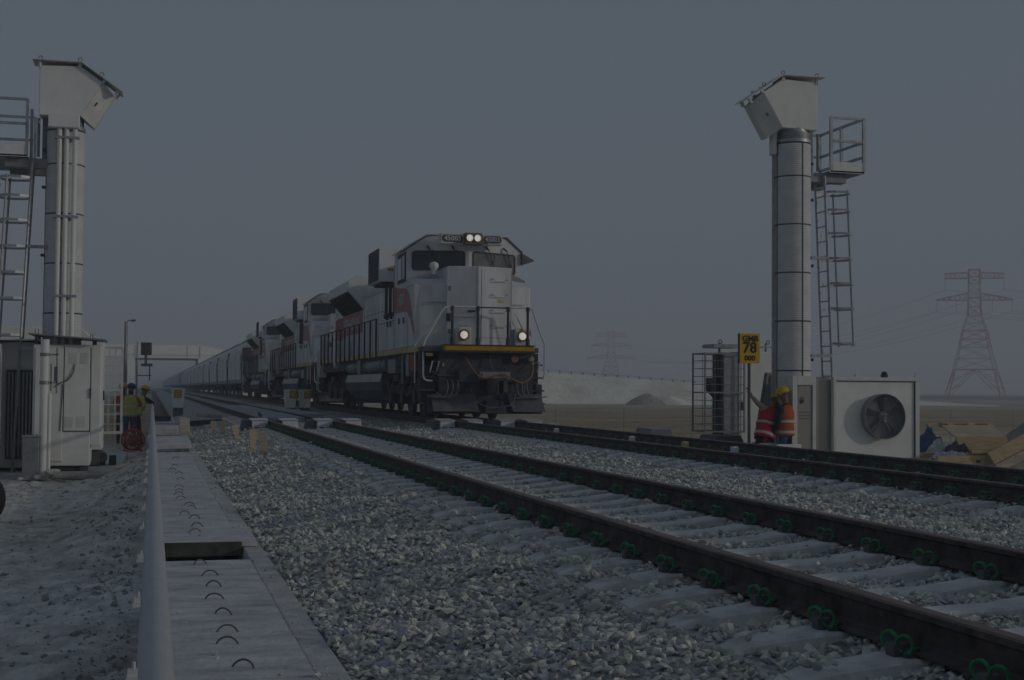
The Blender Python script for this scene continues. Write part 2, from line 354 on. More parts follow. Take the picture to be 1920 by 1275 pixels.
# ------------------------------------------------------------------ rails
def rail(x, label, m2=None):
    prof = [(-.075, -.172), (.075, -.172), (.075, -.160), (.02, -.145), (.009, -.135), (.009, -.05), (.016, -.04), (.036, -.034), (.036, -.008), (.028, 0.), (-.028, 0.), (-.036, -.008), (-.036, -.034), (-.016, -.04), (-.009, -.05), (-.009, -.135), (-.02, -.145), (-.075, -.160)]
    prof = [(a, b*.87) for a, b in prof]
    m = MB(); n = len(prof); ys = [1.5]+list(np.arange(6, 60, 6.))+[60, 120, 300, 900]
    for k in range(len(ys)-1):
        for i in range(n):
            a, b = prof[i], prof[(i+1) % n]; m.m = 1 if i in (8, 9, 10) else 0
            m.add([(x+a[0], ys[k], a[1]), (x+b[0], ys[k], b[1]), (x+b[0], ys[k+1], b[1]), (x+a[0], ys[k+1], a[1])], [(0, 1, 2, 3)])
    m.m = 0; m.add([(x+a, ys[0], b) for a, b in prof], [tuple(range(n))])
    return tag(m.build('rail', ['rust', 'railtop'], smooth=False), label, 'rail', 'steel rails of the two tracks')
rail(C1-.7525, 'rusty steel rail closest to the concrete cable trough, outer rail of the empty track')
rail(C1+.7525, 'rusty steel rail of the empty track on the side facing the train')
rail(C2-.7525, 'dark steel rail under the train on the side facing the empty track')
rail(C2+.7525, 'dark steel rail under the train on the side facing the fan housing')

# ------------------------------------------------------------------ sleepers with green clips
def sleeper_bm():
    m = MB(); st = [(-1.3, -.245, .075), (-1.22, -.215, .085), (-.9, -.18, .10), (-.6, -.18, .10), (-.32, -.215, .095), (0, -.225, .09), (.32, -.215, .095), (.6, -.18, .10), (.9, -.18, .10), (1.22, -.215, .085), (1.3, -.245, .075)]
    vs = []; fs = []
    for x, z, w in st: vs += [(x, -w-.045, -.40), (x, -w, z-.012), (x, -w+.015, z), (x, w-.015, z), (x, w, z-.012), (x, w+.045, -.40)]
    for i in range(len(st)-1):
        for j in range(6): a, b = i*6+j, i*6+(j+1) % 6; fs.append((a, b, b+6, a+6))
    fs.append(tuple(range(6))); fs.append(tuple(range(len(st)*6-6, len(st)*6))[::-1]); return m.add(vs, fs)
sl_mesh = sleeper_bm().mesh2('sleeper', 'sleeper', False)
def clip_mesh(s):                                  # s = side of the rail the clip sits on
    m = MB(); m.m = 1; m.box(-.02, .03, -.028, .028, -.185, -.135); m.box(-.045, .0, -.06, .06, -.185, -.158)
    m.m = 0
    for y0, sg in ((-.052, 1), (.052, -1)):
        pts = arc((.0, y0, -.135), .034, -60, 235, 11, 'yz'); pts = [Vector((p[0]+.012*math.sin(i*.55), p[1], p[2]*1.0)) for i, p in enumerate(pts)]
        m.tube(pts, .0072, 5)
        m.tube([(0, y0, -.168), (-.035, y0-.005*sg, -.15), (-.06, y0+.01*sg, -.152)], .0072, 5)
    for i, v in enumerate(m.v): m.v[i] = (v[0]*s, v[1], v[2])
    return m.mesh2('rail_clip', ['clip', 'clipblock'], True)
clips = {1: clip_mesh(1), -1: clip_mesh(-1)}
def sleepers(cx, ys, label, group, nclip):
    for k, y in enumerate(ys):
        o = link('sleeper', sl_mesh, None, 0, (cx, y, .023+rng.uniform(-.003, .003)), (0, 0, rng.uniform(-.008, .008))); tag(o, label, 'sleeper', group)
        if k < nclip:
            for rx in (-.7525, .7525):
                for s in (-1, 1): link('rail_clip', clips[s], o, 0, (rx+s*.115, 0, 0))
PITCH = .578
ys1 = 3.35+PITCH*np.arange(0, 74)
sleepers(C1, ys1, 'pale concrete sleeper with green rail clips under the empty track', 'sleepers of the empty track', 52)
ys2 = 7.9+PITCH*np.arange(0, 54)
sleepers(C2, ys2, 'pale concrete sleeper with green rail clips under the track the train runs on', 'sleepers of the occupied track', 42)

# ------------------------------------------------------------------ ballast stones
def rock(seed, cuts=12):
    r = np.random.default_rng(seed); p = r.normal(size=(cuts, 3)); p /= np.linalg.norm(p, axis=1)[:, None]
    p *= r.uniform(.8, 1.1, (cuts, 1)); p *= np.array([r.uniform(.85, 1.2), r.uniform(.7, 1.), r.uniform(.5, .8)])
    bm = bmesh.new()
    for q in p: bm.verts.new(q)
    h = bmesh.ops.convex_hull(bm, input=bm.verts); bmesh.ops.delete(bm, geom=[g for g in h['geom_interior'] if isinstance(g, bmesh.types.BMVert)], context='VERTS')
    bm.verts.ensure_lookup_table(); bm.verts.index_update()
    V = np.array([v.co[:] for v in bm.verts], np.float32); F = np.array([[v.index for v in f.verts] for f in bm.faces if len(f.verts) == 3], np.int32); bm.free(); return V, F
rocks = [rock(s, 13 if s < 8 else 9) for s in range(14)]
pts = []
for y0, y1, c, sz in ((3.2, 9, .035, .0210), (9, 16, .048, .0235), (16, 28, .074, .029), (28, 44, .13, .038)):
    xs = np.arange(.86, 11.2, c); ys = np.arange(y0, y1, c); X, Y = np.meshgrid(xs, ys)
    X = X.ravel()+rng.uniform(-.5, .5, X.size)*c; Y = Y.ravel()+rng.uniform(-.5, .5, Y.size)*c
    S = sz*rng.lognormal(0, .28, X.size); pts.append(np.stack([X, Y, np.clip(S, .012, .055)], 1))
P = np.concatenate(pts); X, Y, S = P.T
Z = bz(X, Y)+S*rng.uniform(-.15, .55, len(S))
u, v, d = project(np.stack([X, Y, Z], 1)); keep = (u > -.22) & (u < 1.22) & (v < 1.3) & (v > 0)
for rx in (C1-.7525, C1+.7525, C2-.7525, C2+.7525): Z = np.where(np.abs(X-rx) < .13, np.minimum(Z, -.158-S*.75), Z)
for cx, ys0, n0 in ((C1, ys1, 74), (C2, ys2, 54)):
    k = np.clip(np.round((Y-ys0[0])/PITCH), 0, n0-1); dy = np.abs(Y-(ys0[0]+k*PITCH)); lx = np.abs(X-cx)
    onsl = (dy < .125) & (lx < 1.27); buried = (lx > 1.02) & (rng.random(len(X)) < .08+.7*np.clip((lx-1.02)/.25, 0, 1)**2) | (rng.random(len(X)) < .012)
    keep &= ~onsl | buried; Z = np.where(onsl & buried, np.maximum(Z, -.172+S*.5), Z)
    crib = (lx < 1.3) & ~onsl; Z = np.where(crib, Z-.018, Z); Z = np.where((lx < 1.24) & ~onsl, np.minimum(Z+.02, -.174-S*.15), Z)
    seat = (np.abs(lx-.7525) < .19) & (dy < .16); keep &= ~seat
X, Y, Z, S = X[keep], Y[keep], Z[keep], S[keep]; n_st = len(X)
top = rng.random(n_st) < .07                                           # a few stones lie loose on the others
Z = np.where(top, Z+S*.8, Z)
K = rng.integers(0, 8, n_st); K = np.where(Y > 16, 8+K % 6, K)
E_ = rng.uniform(0, 2*math.pi, (n_st, 3)); tilt = rng.normal(0, .5, (n_st, 2))
u, v, d = project(np.stack([X, Y, Z], 1)); inf = (u > .0) & (u < 1.) & (v < .995); big = np.where(inf, S/d, 0)
near_ids = np.argsort(-big)[:300]; isnear = np.zeros(n_st, bool); isnear[near_ids] = True
rock_me = []
for V, F in rocks[:8]:
    me = bpy.data.meshes.new('stone'); me.from_pydata(V.tolist(), [], F.tolist()); me.materials.append(M['stone']); rock_me.append(me)
for i in near_ids:
    o = link('stone', rock_me[K[i] % 8], ballast, 0, (X[i], Y[i], Z[i]), (tilt[i, 0], tilt[i, 1], E_[i, 2])); o.scale = (S[i],)*3
def rotm(a, b, c):
    ca, sa, cb, sb, cc, sc = np.cos(a), np.sin(a), np.cos(b), np.sin(b), np.cos(c), np.sin(c)
    return np.stack([np.stack([cc*cb, cc*sb*sa-sc*ca, cc*sb*ca+sc*sa], -1), np.stack([sc*cb, sc*sb*sa+cc*ca, sc*sb*ca-cc*sa], -1), np.stack([-sb, cb*sa, cb*ca], -1)], -2)
def heap_of(name, X, Y, Z, S, K, rot, m, parent):
    vv, ff, off = [], [], 0
    for k in np.unique(K):
        ids = np.where(K == k)[0]; V, F = rocks[k]
        W = np.einsum('nij,vj->nvi', rot[ids], V)*S[ids][:, None, None]+np.stack([X[ids], Y[ids], Z[ids]], 1)[:, None, :]
        vv.append(W.reshape(-1, 3)); ff.append((F[None]+(np.arange(len(ids))*len(V))[:, None, None]+off).reshape(-1, 3)); off += len(ids)*len(V)
    vv = np.concatenate(vv).astype(np.float32); ff = np.concatenate(ff).astype(np.int32)
    me = bpy.data.meshes.new(name); me.vertices.add(len(vv)); me.vertices.foreach_set('co', vv.ravel()); me.loops.add(ff.size); me.loops.foreach_set('vertex_index', ff.ravel())
    me.polygons.add(len(ff)); me.polygons.foreach_set('loop_start', (np.arange(len(ff))*3).astype(np.int32)); me.polygons.foreach_set('loop_total', np.full(len(ff), 3, np.int32))
    me.update(calc_edges=True); me.materials.append(M[m]); me.polygons.foreach_set('use_smooth', np.zeros(len(ff), bool)); o = link(name, me, parent); o['kind'] = 'stuff'; return o
f = ~isnear
heap_of('stones', X[f], Y[f], Z[f], S[f], K[f], rotm(tilt[f, 0], tilt[f, 1], E_[f, 2]), 'stone', ballast)
print('stones', n_st)
# loose clods on the dirt beside the trough
nC = 5200; cx_ = rng.uniform(-3.6, -.12, nC); cy_ = 4.5+rng.random(nC)**1.6*24; cx_ = np.where(rng.random(nC) < .45, -.12-np.abs(rng.normal(0, .28, nC)), cx_)
cs_ = .0095*rng.lognormal(0, .6, nC); cz_ = gz(cx_, cy_)+cs_*.2
cl = heap_of('dirt_clods', cx_, cy_, cz_, np.clip(cs_, .006, .05), rng.integers(0, 8, nC), rotm(rng.normal(0, .4, nC), rng.normal(0, .4, nC), rng.uniform(0, 6.28, nC)), 'mound', None)
tag(cl, 'loose clods of dirt strewn over the sandy ground beside the trough', 'dirt clods', kind='stuff')

# ------------------------------------------------------------------ cable trough: walls, covers with lifting loops, kerb
tw = MB(); tw.box(-.045, -.004, 1, 60, -1.2, -.475); tw.box(.695, .835, 1, 60, -1.2, -.435); tw.box(-.004, .695, 1, 60, -1.2, -.86)
tr = tag(tw.build('cable_trough', 'concrete', bevel=.008), 'long concrete cable trough running beside the ballast under the handrail', 'cable trough')
covers = [(4.0, 4.94), (4.955, 5.845), (5.86, 6.83), (6.85, 7.81), (7.835, 8.79), (8.825, 9.92), (10.82, 12.34), (12.36, 13.82), (13.88, 15.15), (15.22, 16.14), (16.17, 17.78), (17.83, 20.36), (20.50, 22.2), (22.22, 24.2), (24.22, 26.3)]
loops = [(.4, 5.3), (.4, 6.08), (.36, 6.65), (.38, 7.02), (.39, 7.56), (.36, 8.09), (.38, 8.59), (.38, 9.11), (.34, 9.7), (.35, 11.52), (.39, 12.0), (.39, 12.95), (.32, 13.42), (.4, 14.16), (.39, 14.58), (.32, 15.35), (.31, 15.88), (.32, 16.41), (.33, 17.08), (.38, 18.4), (.38, 19.61), (.3, 20.69), (.35, 21.6), (.4, 23.75), (.3, 25.42)]
words = ['closest cover', 'second cover', 'third cover', 'fourth cover', 'fifth cover', 'cover whose far edge borders the open gap', 'wide raised cover just past the open gap', 'second cover past the open gap', 'third cover past the open gap', 'short cover, fourth past the gap,', 'fifth cover past the open gap', 'longest cover, sixth past the gap', 'seventh cover past the open gap', 'eighth cover past the open gap', 'last level cover before the tilted slab']
loop_me = None
for i, ((a, b), w) in enumerate(zip(covers, words)):
    dz = [0, .0, .004, -.003, .002, -.002, .03, .008, -.004, .004, 0, .006, -.004, .01, 0][i]; wide = .12 if i in (6,) else 0
    m = MB(); m.box(-.002, .685+wide, a, b, -.52+dz, -.42+dz) if not wide else m.box(-.002, .685, a, b, -.50, -.39).box(.685, .80, a, b, -.43, -.39)
    o = m.build('trough_cover', 'slab'); tag(o, f'grey concrete trough {w} with wire lifting loops' if 'cover' in w else w, 'trough cover', 'concrete covers on the cable trough')
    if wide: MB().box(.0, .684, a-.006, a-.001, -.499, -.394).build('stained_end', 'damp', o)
    for lx, ly in loops:
        if a < ly < b:
            r = .055; l = MB().tube(arc((0, 0, -.02), r, -8, 188, 10, 'xz'), .0048, 5)
            q = l.build('lifting_loop', 'loopsteel', o, smooth=True, loc=(lx, ly, -.42+dz), rot=(rng.uniform(-.7, .5), rng.uniform(-.15, .15), rng.uniform(-.6, .6)))
gX = np.concatenate([rng.uniform(.02, .66, 150), .68+np.abs(rng.normal(0, .05, 170))]); gY = 4.6+rng.random(320)**1.3*21; gS = .0075*rng.lognormal(0, .5, 320)
gk = (gX < .82) & ~((gY > 9.85) & (gY < 10.85)); gX, gY, gS = gX[gk], gY[gk], gS[gk]; gZ = np.where(gX > .695, -.435, -.415)+gS*.3; gZ = np.where((gY > 10.8) & (gY < 12.36), -.388+gS*.3, gZ)
heap_of('grit', gX, gY, gZ, gS, rng.integers(0, 8, len(gX)), rotm(rng.normal(0, .4, len(gX)), rng.normal(0, .4, len(gX)), rng.uniform(0, 6.28, len(gX))), 'stone', tr)
# tilted and stacked slabs further on
def slab(name, x0, x1, y0, y1, z0, th, rx, ry, rz, label, m='slab', cat='slab'):
    k = MB(); k.box(-(x1-x0)/2, (x1-x0)/2, -(y1-y0)/2, (y1-y0)/2, -th/2, th/2)
    return tag(k.build(name, m, bevel=.01, loc=((x0+x1)/2, (y0+y1)/2, z0), rot=(rx, ry, rz)), label, cat)
slab('trough_cover', 0., .72, 27.0, 28.6, -.30, .1, .06, -.03, .02, 'loose trough cover lying tilted on the trough past the last level cover')
slab('trough_cover', .02, .80, 29.4, 30.4, -.38, .1, -.05, .04, -.04, 'loose trough cover lying behind the tilted cover, beside the upright timber')
slab('concrete_block', -.0, .8, 35.2, 36.4, -.30, .22, 0, .02, .05, 'rough concrete block on the trough beside the leaning workers', 'concrete', 'block')
slab('trough_cover', .05, .9, 41., 42.2, -.33, .16, 0, 0, .02, 'pale concrete cover beyond the rough block on the trough')
slab('steel_beam', .0, .62, 47., 47.5, -.26, .16, 0, 0, 0, 'short dark steel beam lying across the trough beyond the covers', 'black', 'beam')
slab('timber_board', .62, .86, 31.6, 33.6, -.18, .05, .22, .12, .02, 'timber board propped up on end beside the trough covers', 'plank', 'board')
slab('timber_board', 1.5, 2.0, 44.0, 45.0, -.12, .10, 0, .1, .3, 'pale timber offcut lying on the ballast by the dark beam', 'plank', 'board')
slab('steel_beam', 1.0, 2.0, 41.6, 41.9, -.26, .14, 0, -.06, .25, 'dark steel beam lying on the ballast between trough and rail', 'black', 'beam')

# handrail on the trough wall
hr = thing('handrail', 'thick pale grey pipe handrail running along the concrete cable trough', 'handrail', (.0165, 0, 0))
MB().tube([(0, .6, .25), (0, 10, .25), (0, 20, .25), (0, 30, .252), (0, 46, .25)], .033, 16, caps=True).build('pipe', 'pipe', hr, smooth=True)
for k in range(20):
    y = 3.96+2.03*k
    MB().tube([(-.0165, y, -.47), (-.0165, y, .23)], .02, 8).build('post', 'galv', hr, smooth=True)
    b = MB(); b.box(-.10, .03, y-.05, y+.05, -.435, -.415); b.box(-.095, -.045, y-.03, y+.03, -.414, -.385); b.tube([(-.07, y, -.40), (-.07, y, -.355)], .009, 6); b.build('foot_plate', 'wire', hr)

# ================================================================== LOCOMOTIVES
XL = 8.03
def nose_y(x): return .80+abs(x-.03)*.30
def cab_y(x): return 1.95+abs(x-.03)*.27
def loco(y0):
    t = thing('locomotive', 'leading grey diesel locomotive with lit headlights, yellow front beam and number boards', 'locomotive', (XL, y0, 0), 0, 'diesel locomotives at the head of the train')
    B = lambda n, mb, m, bev=.012, **k: mb.build(n, m, t, bev, **k)
    # --- frame, sills, pilot
    m = MB(); m.box(-1.42, 1.42, .62, 22.4, 1.38, 1.70); m.box(-.8, .8, .6, 22.4, 1.0, 1.40); B('frame', m, 'black')
    for s in (-1, 1):
        m = MB(); m.box(*sorted((s*1.43, s*1.56)), .85, 22.3, 1.715, 1.865); B('side_sill', m, 'sill')
    m = MB(); m.box(-1.42, 1.42, .62, 22.4, 1.70, 1.85); m.box(-1.5, 1.5, .30, .9, 1.72, 1.845); B('deck', m, 'dark')
    m = MB(); m.box(-1.0, 1.32, .02, .30, 1.735, 1.872); B('front_beam', m, 'yellow', .02)
    m = MB(); m.box(-1.02, 1.34, .0, .31, 1.876, 1.895); m.box(-1.0, 1.32, .05, .3, 1.70, 1.732); B('beam_lip', m, 'black', 0)
    m = MB(); m.box(-1.08, 1.36, .34, .46, .62, 1.72); m.box(-1.5, -1.10, .62, .95, .45, 1.71); m.box(1.38, 1.58, .62, .95, .45, 1.71)
    m.box(-.62, .9, .22, .335, .95, 1.30); B('pilot_plate', m, 'black')
    for s, x0 in ((-1, -1.5), (1, 1.34)):
        for k in range(4):
            m = MB(); m.box(x0, x0+.36, .36+.09*k, .9, .40+.33*k, .44+.33*k); B('step', m, 'dark', 0)
    # plough: two raked blades and a pale patch under the coupler
    for x0, x1, nm in ((-1.28, -.16, 'l'), (.66, 1.56, 'r')):
        m = MB(); sk = .10 if x0 > 0 else 0
        m.hull([(x0+sk, -.02, .22), (x1+.04, -.02, .22), (x1+.04, .1, .22), (x0+sk, .1, .22)], [(x0, .26, .66), (x1, .26, .66), (x1, .34, .66), (x0, .34, .66)]); B('plough_blade', m, 'dark', .006)
    m = MB(); m.box(-1.35, 1.6, .3, .42, .16, .64); m.hull([(.02, -.05, .18), (.6, -.05, .18), (.6, .2, .18), (.02, .2, .18)], [(.12, .2, .5), (.55, .2, .5), (.55, .3, .5), (.12, .3, .5)]); B('plough_web', m, 'black', .006)
    # coupler
    m = MB(); m.box(.10, .48, -.12, .3, .72, 1.02); m.prism([(.06, -.12), (.10, -.42), (.26, -.50), (.30, -.34), (.24, -.12)], 'z', .66, 1.06); m.prism([(.34, -.12), (.40, -.40), (.52, -.38), (.54, -.12)], 'z', .70, 1.0)
    B('coupler', m, 'rust', .015)
    m = MB(); m.box(-.1, .7, .06, .23, 1.02, 1.22); m.box(-.04, .64, .0, .07, 1.05, 1.19); B('coupler_guard', m, 'galvdk', .01)
    # hoses
    m = MB(); m.tube(bspline([(-.42, .3, 1.58), (-.36, .1, 1.42), (-.18, -.02, 1.15), (.02, -.05, 1.06), (.28, -.05, 1.13), (.5, -.05, 1.16), (.72, -.05, 1.04), (.98, -.03, .95), (1.18, .0, 1.05), (1.3, .1, 1.28), (1.31, .3, 1.5)]), .021, 6); B('multiple_unit_cable', m, 'orangehose', 0, smooth=True)
    for s in (-1, 1):
        for k in range(3):
            x = (.12+s*.78)+s*.13*k; m = MB(); m.tube(bspline([(x, .3, 1.02), (x-s*.02, .12, .95), (x+s*.0, .06, .72), (x+s*.12, .06, .58), (x+s*.5, .1, .60)]), .017, 5); B('air_hose', m, 'hose', 0, smooth=True)
    for pts in ([(-.28, .2, .8), (-.24, .0, .55), (.0, -.1, .36), (.35, -.12, .33), (.7, -.1, .42), (.86, .1, .75)], [(-.55, .3, .75), (-.9, .1, .56), (-1.2, .1, .70)], [(.2, .3, 1.7), (.22, .2, 1.45), (.3, .15, 1.25)], [(1.15, .3, .9), (1.0, .1, .58), (.8, .05, .62), (.78, .2, .9)]):
        m = MB(); m.tube(bspline(pts), .014, 5); B('air_hose', m, 'hose', 0, smooth=True)
    m = MB(); m.lathe([(.07, 0), (.09, -.05), (.10, -.07)], 14, (.86, .3, 1.56), 'y'); B('bell', m, 'orangehose', 0, smooth=True)
    m = MB(); m.lathe([(.06, 0), (.08, -.12), (.05, -.15)], 12, (1.27, .3, 1.55), 'y'); B('hose_socket', m, 'galvdk', 0, smooth=True)
    m = MB(); m.box(1.46, 1.66, .5, .95, .42, .92); B('side_step_box', m, 'dark', .03)
    m = MB(); m.box(-1.42, -1.24, .33, .345, 1.60, 1.68); m.box(-1.0, -.96, .28, .345, 1.35, 1.42); B('data_plate', m, 'sill', 0)
    # --- nose (two facets meeting in a centre edge), raised door housing
    def nose_poly(a, b, back):
        return [(a, back), (a, nose_y(a)+.0), (.03, nose_y(.03)), (b, nose_y(b)), (b, back)]
    m = MB(); zl = 1.872
    bot = [(-1.55, 2.4, zl), (-1.55, nose_y(-1.36)+.14, zl), (-1.40, nose_y(-1.40), zl), (.03, nose_y(.03), zl), (1.40, nose_y(1.40), zl), (1.55, nose_y(1.36)+.14, zl), (1.55, 2.4, zl)]
    top = [(x, y+(.10 if i in (2, 4) else 0), 3.45-(.04 if i == 3 else 0)) for i, (x, y, z) in enumerate(bot)]
    m.hull(bot, top)
    tb = [(-1.55, 2.4, 3.45), (-1.55, nose_y(-1.36)+.14, 3.45), (-1.40, nose_y(-1.40)+.10, 3.45), (.03, nose_y(.03), 3.415), (1.40, nose_y(1.40)+.10, 3.45), (1.55, nose_y(1.36)+.14, 3.45), (1.55, 2.4, 3.45)]
    m.hull([(x, y, z+.002) for x, y, z in tb], [(x*.99, 2.45 if y > 2.3 else y+.5, 3.66) for x, y, z in tb]); B('nose', m, 'loco', .02)
    m = MB(); a, b = -.74, .98
    m.prism([(a, 2.3), (a, nose_y(a)-.035), (.03, nose_y(.03)-.035), (b, nose_y(b)-.035), (b, 2.3)], 'z', 1.90, 3.93); B('nose_door_housing', m, 'loco', .015)
    def strip(name, x0, x1, z0, z1, off, mm, fy, bev=0):
        m = MB(); m.hull([(x0, fy(x0)-off, z0), (x1, fy(x1)-off, z0), (x1, fy(x1)+.03, z0), (x0, fy(x0)+.03, z0)], [(x0, fy(x0)-off, z1), (x1, fy(x1)-off, z1), (x1, fy(x1)+.03, z1), (x0, fy(x0)+.03, z1)]); return B(name, m, mm, bev)
    strip('door_edge', -.745, -.725, 1.95, 3.9, .045, 'locolt', nose_y); strip('door_edge', -.005, .02, 1.95, 3.9, .045, 'locolt', nose_y)
    strip('panel_gap', .10, .108, 2.0, 3.85, .041, 'seam', nose_y); strip('panel_gap', -.715, -.02, 2.62, 2.628, .041, 'seam', nose_y)
    strip('panel_gap', -1.36, -.76, 3.0, 3.006, .004, 'seam', nose_y)
    strip('label_plate', -.45, -.20, 2.36, 2.41, .042, 'sill', nose_y)
    strip('lock_plate', -.76, -.66, 2.52, 2.72, .06, 'black', nose_y, .004); strip('door_latch', -.24, -.06, 2.76, 2.80, .075, 'black', nose_y)
    for z in (3.62, 3.22, 2.82, 2.44):
        m = MB(); y1 = nose_y(.42)-.04; y2 = nose_y(.86)-.04
        m.tube([(.42, y1+.02, z), (.42, y1-.07, z), (.47, y1-.08, z-.05), (.82, y2-.08, z-.05), (.87, y2-.07, z), (.87, y2+.02, z)], .012, 5); m.lathe([(.04, -.01), (.04, .015)], 8, (.42, y1-.0, z), 'y'); m.lathe([(.04, -.01), (.04, .015)], 8, (.87, y2-.0, z), 'y'); B('grab_iron', m, 'locolt', 0)
    strip('panel_gap', .955, .962, 2.0, 3.85, .041, 'seam', nose_y); strip('panel_gap', 1.02, 1.38, 2.98, 2.986, .004, 'seam', nose_y); strip('panel_gap', .10, .95, 2.10, 2.106, .041, 'seam', nose_y)
    strip('label_plate', .58, .74, 3.02, 3.10, .042, 'sill', nose_y); strip('hinge', -.72, -.66, 3.3, 3.42, .05, 'galvdk', nose_y); strip('hinge', -.72, -.66, 2.2, 2.32, .05, 'galvdk', nose_y)
    m = MB(); m.tube([(1.06, nose_y(1.06)-.05, 2.74), (1.10, nose_y(1.1)-.09, 2.70), (1.48, nose_y(1.4)-.1, 2.12), (1.5, nose_y(1.4), 1.9)], .014, 5); B('grab_iron', m, 'locolt', 0)
    m = MB(); m.box(-1.2, -.78, 1.9, 2.1, 3.66, 3.70); m.tube([(-1.05, 1.75, 3.60), (-1.05, 1.75, 3.74), (-.85, 1.75, 3.74), (-.85, 1.75, 3.60)], .012, 5); B('nose_fittings', m, 'galvdk', 0)
    m = MB(); m.lathe([(.05, -.14), (.06, -.03), (.09, .0), (.125, .07), (.11, .14), (.05, .18), (0, .19)], 16, (-.98, 1.6, 3.9)); B('antenna_dome', m, 'white', 0, smooth=True)
    m = MB(); m.prism([(1.05, 3.66), (1.5, 3.58), (1.5, 3.66), (1.05, 3.86)], 'y', 1.7, 2.2); B('nose_wedge', m, 'galvdk', 0)
    # --- cab
    prof = [(-1.553, 3.4), (1.553, 3.4), (1.553, 4.48), (1.12, 4.82), (-1.04, 4.82), (-1.553, 4.48)]
    m = MB(); n = len(prof); front = [(x, cab_y(x), z) for x, z in prof]; back = [(x, 4.35, z) for x, z in prof]
    mid_b, mid_t = (.03, cab_y(.03), 3.4), (.03, cab_y(.03), 4.82)
    vs = front+back+[mid_b, mid_t]
    m.add(vs, [(0, 12, 13, 4, 5), (12, 1, 2, 3, 13), tuple(range(6, 12)), (1, 0, 6, 7, ), (0, 5, 11, 6), (5, 4, 10, 11), (4, 13, 3, 9, 10), (3, 2, 8, 9), (2, 1, 7, 8), (0, 1, 12)])
    B('cab', m, 'loco', 0)
    m = MB(); m.box(-1.553, 1.553, 2.42, 4.35, 1.872, 3.398); B('cab_lower_body', m, 'loco', .01)
    rp = [(-1.60, 4.47), (-1.05, 4.835), (1.13, 4.835), (1.60, 4.47), (1.60, 4.49), (1.14, 4.865), (-1.06, 4.865), (-1.60, 4.49)]
    m = MB(); vs = [(x, cab_y(x)-.06, z) for x, z in rp]+[(x, 4.5, z) for x, z in rp]
    m.add(vs, [(i, (i+1) % 8, 8+(i+1) % 8, 8+i) for i in range(8)]+[(0, 1, 6, 7), (2, 3, 4, 5), (1, 2, 5, 6), (8, 9, 14, 15), (10, 11, 12, 13), (9, 10, 13, 14)]); B('cab_roof', m, 'galvdk', 0)
    def window(x0, x1, z0, z1, tilt=0., gm='glass'):
        def rr(e, zz=.055):
            pts = []; 
            for cx, cz, a in ((x1-zz, z1-zz, 0), (x0+zz, z1-zz, 90), (x0+zz, z0+zz, 180), (x1-zz, z0+zz, 270)):
                for k in range(4): q = R_(a+30*k); pts.append((cx+(zz+e)*math.cos(q), cz+(zz+e)*math.sin(q)-tilt*(cx-x0)))
            return pts
        P = rr(0); O = rr(.035); fy = lambda p, d: (p[0], cab_y(p[0])-d, p[1]); k = len(P)
        f = MB(); f.add([fy(p, .022) for p in P]+[fy(p, .022) for p in O]+[fy(p, -.02) for p in O]+[fy(p, .0) for p in P], [(i, (i+1) % k, k+(i+1) % k, k+i) for i in range(k)]+[(k+i, k+(i+1) % k, 2*k+(i+1) % k, 2*k+i) for i in range(k)]+[(i, (i+1) % k, 3*k+(i+1) % k, 3*k+i) for i in range(k)])
        fo = B('windscreen', f, 'black', 0); g = MB(); g.add([fy(p, .006) for p in P], [tuple(range(k))]); g.build('pane', gm, fo)
        g = MB(); xm = (x0+x1)/2; g.hull([(xm-.006, cab_y(xm)-.014, z0), (xm+.006, cab_y(xm)-.014, z0), (xm+.006, cab_y(xm), z0), (xm-.006, cab_y(xm), z0)], [(xm-.006, cab_y(xm)-.014, z1-.02), (xm+.006, cab_y(xm)-.014, z1-.02), (xm+.006, cab_y(xm), z1-.02), (xm-.006, cab_y(xm), z1-.02)]); g.build('glazing_bar', 'dark', fo)
    window(-1.40, -.10, 3.95, 4.40); window(.17, 1.36, 3.91, 4.40, .03, 'dustglass')
    for x, dx, l in ((-1.05, .13, .16), (-.42, .12, .15), (.5, .20, .42), (1.02, .22, .50)):
        m = MB(); m.tube([(x, cab_y(x)-.03, 4.56), (x+dx*.4, cab_y(x)-.09, 4.47)], .024, 6); m.tube([(x+dx*.4, cab_y(x)-.07, 4.48), (x+dx*1.1, cab_y(x+dx)-.05, 4.5-l)], .012, 5); m.tube([(x+dx*1.1, cab_y(x+dx)-.035, 4.5-l+.12), (x+dx*1.12, cab_y(x+dx)-.035, 4.42-l*1.1)], .01, 4); B('wiper', m, 'black', 0)
    m = MB(); m.prism([(-.40, 1.62), (-.40, 2.0), (.46, 2.0), (.46, 1.62)], 'z', 4.60, 4.63); B('brow', m, 'dark', 0)
    for x0, x1, rz in ((-.79, -.17, .06), (.33, .86, -.06)):
        m = MB(); w = (x1-x0)/2; m.box(-w, w, 0, .3, -.135, .135); bo = B('number_board', m, 'offwhite', .012, loc=((x0+x1)/2, 1.66, 4.72), rot=(0, 0, rz))
        g = MB(); k = []; 
        for cx, cz, a in ((w-.11, .0, -90), (-w+.11, .0, 90)):
            for j in range(7): q = R_(a+30*j); k.append((cx+.085*math.cos(q), cz+.095*math.sin(q)))
        g.prism(k, 'y', -.012, .01); g.build('board_face', 'black', bo)
        text('number', '45003', .185, bo, (0, -.014, 0), (R_(90), 0, 0), 'lettering', .003, sx=1. if w > .28 else .86, off=.003)
    m = MB(); m.box(-.16, .30, 1.60, 1.96, 4.58, 4.88); hb = B('headlight_box', m, 'lampring', .015)
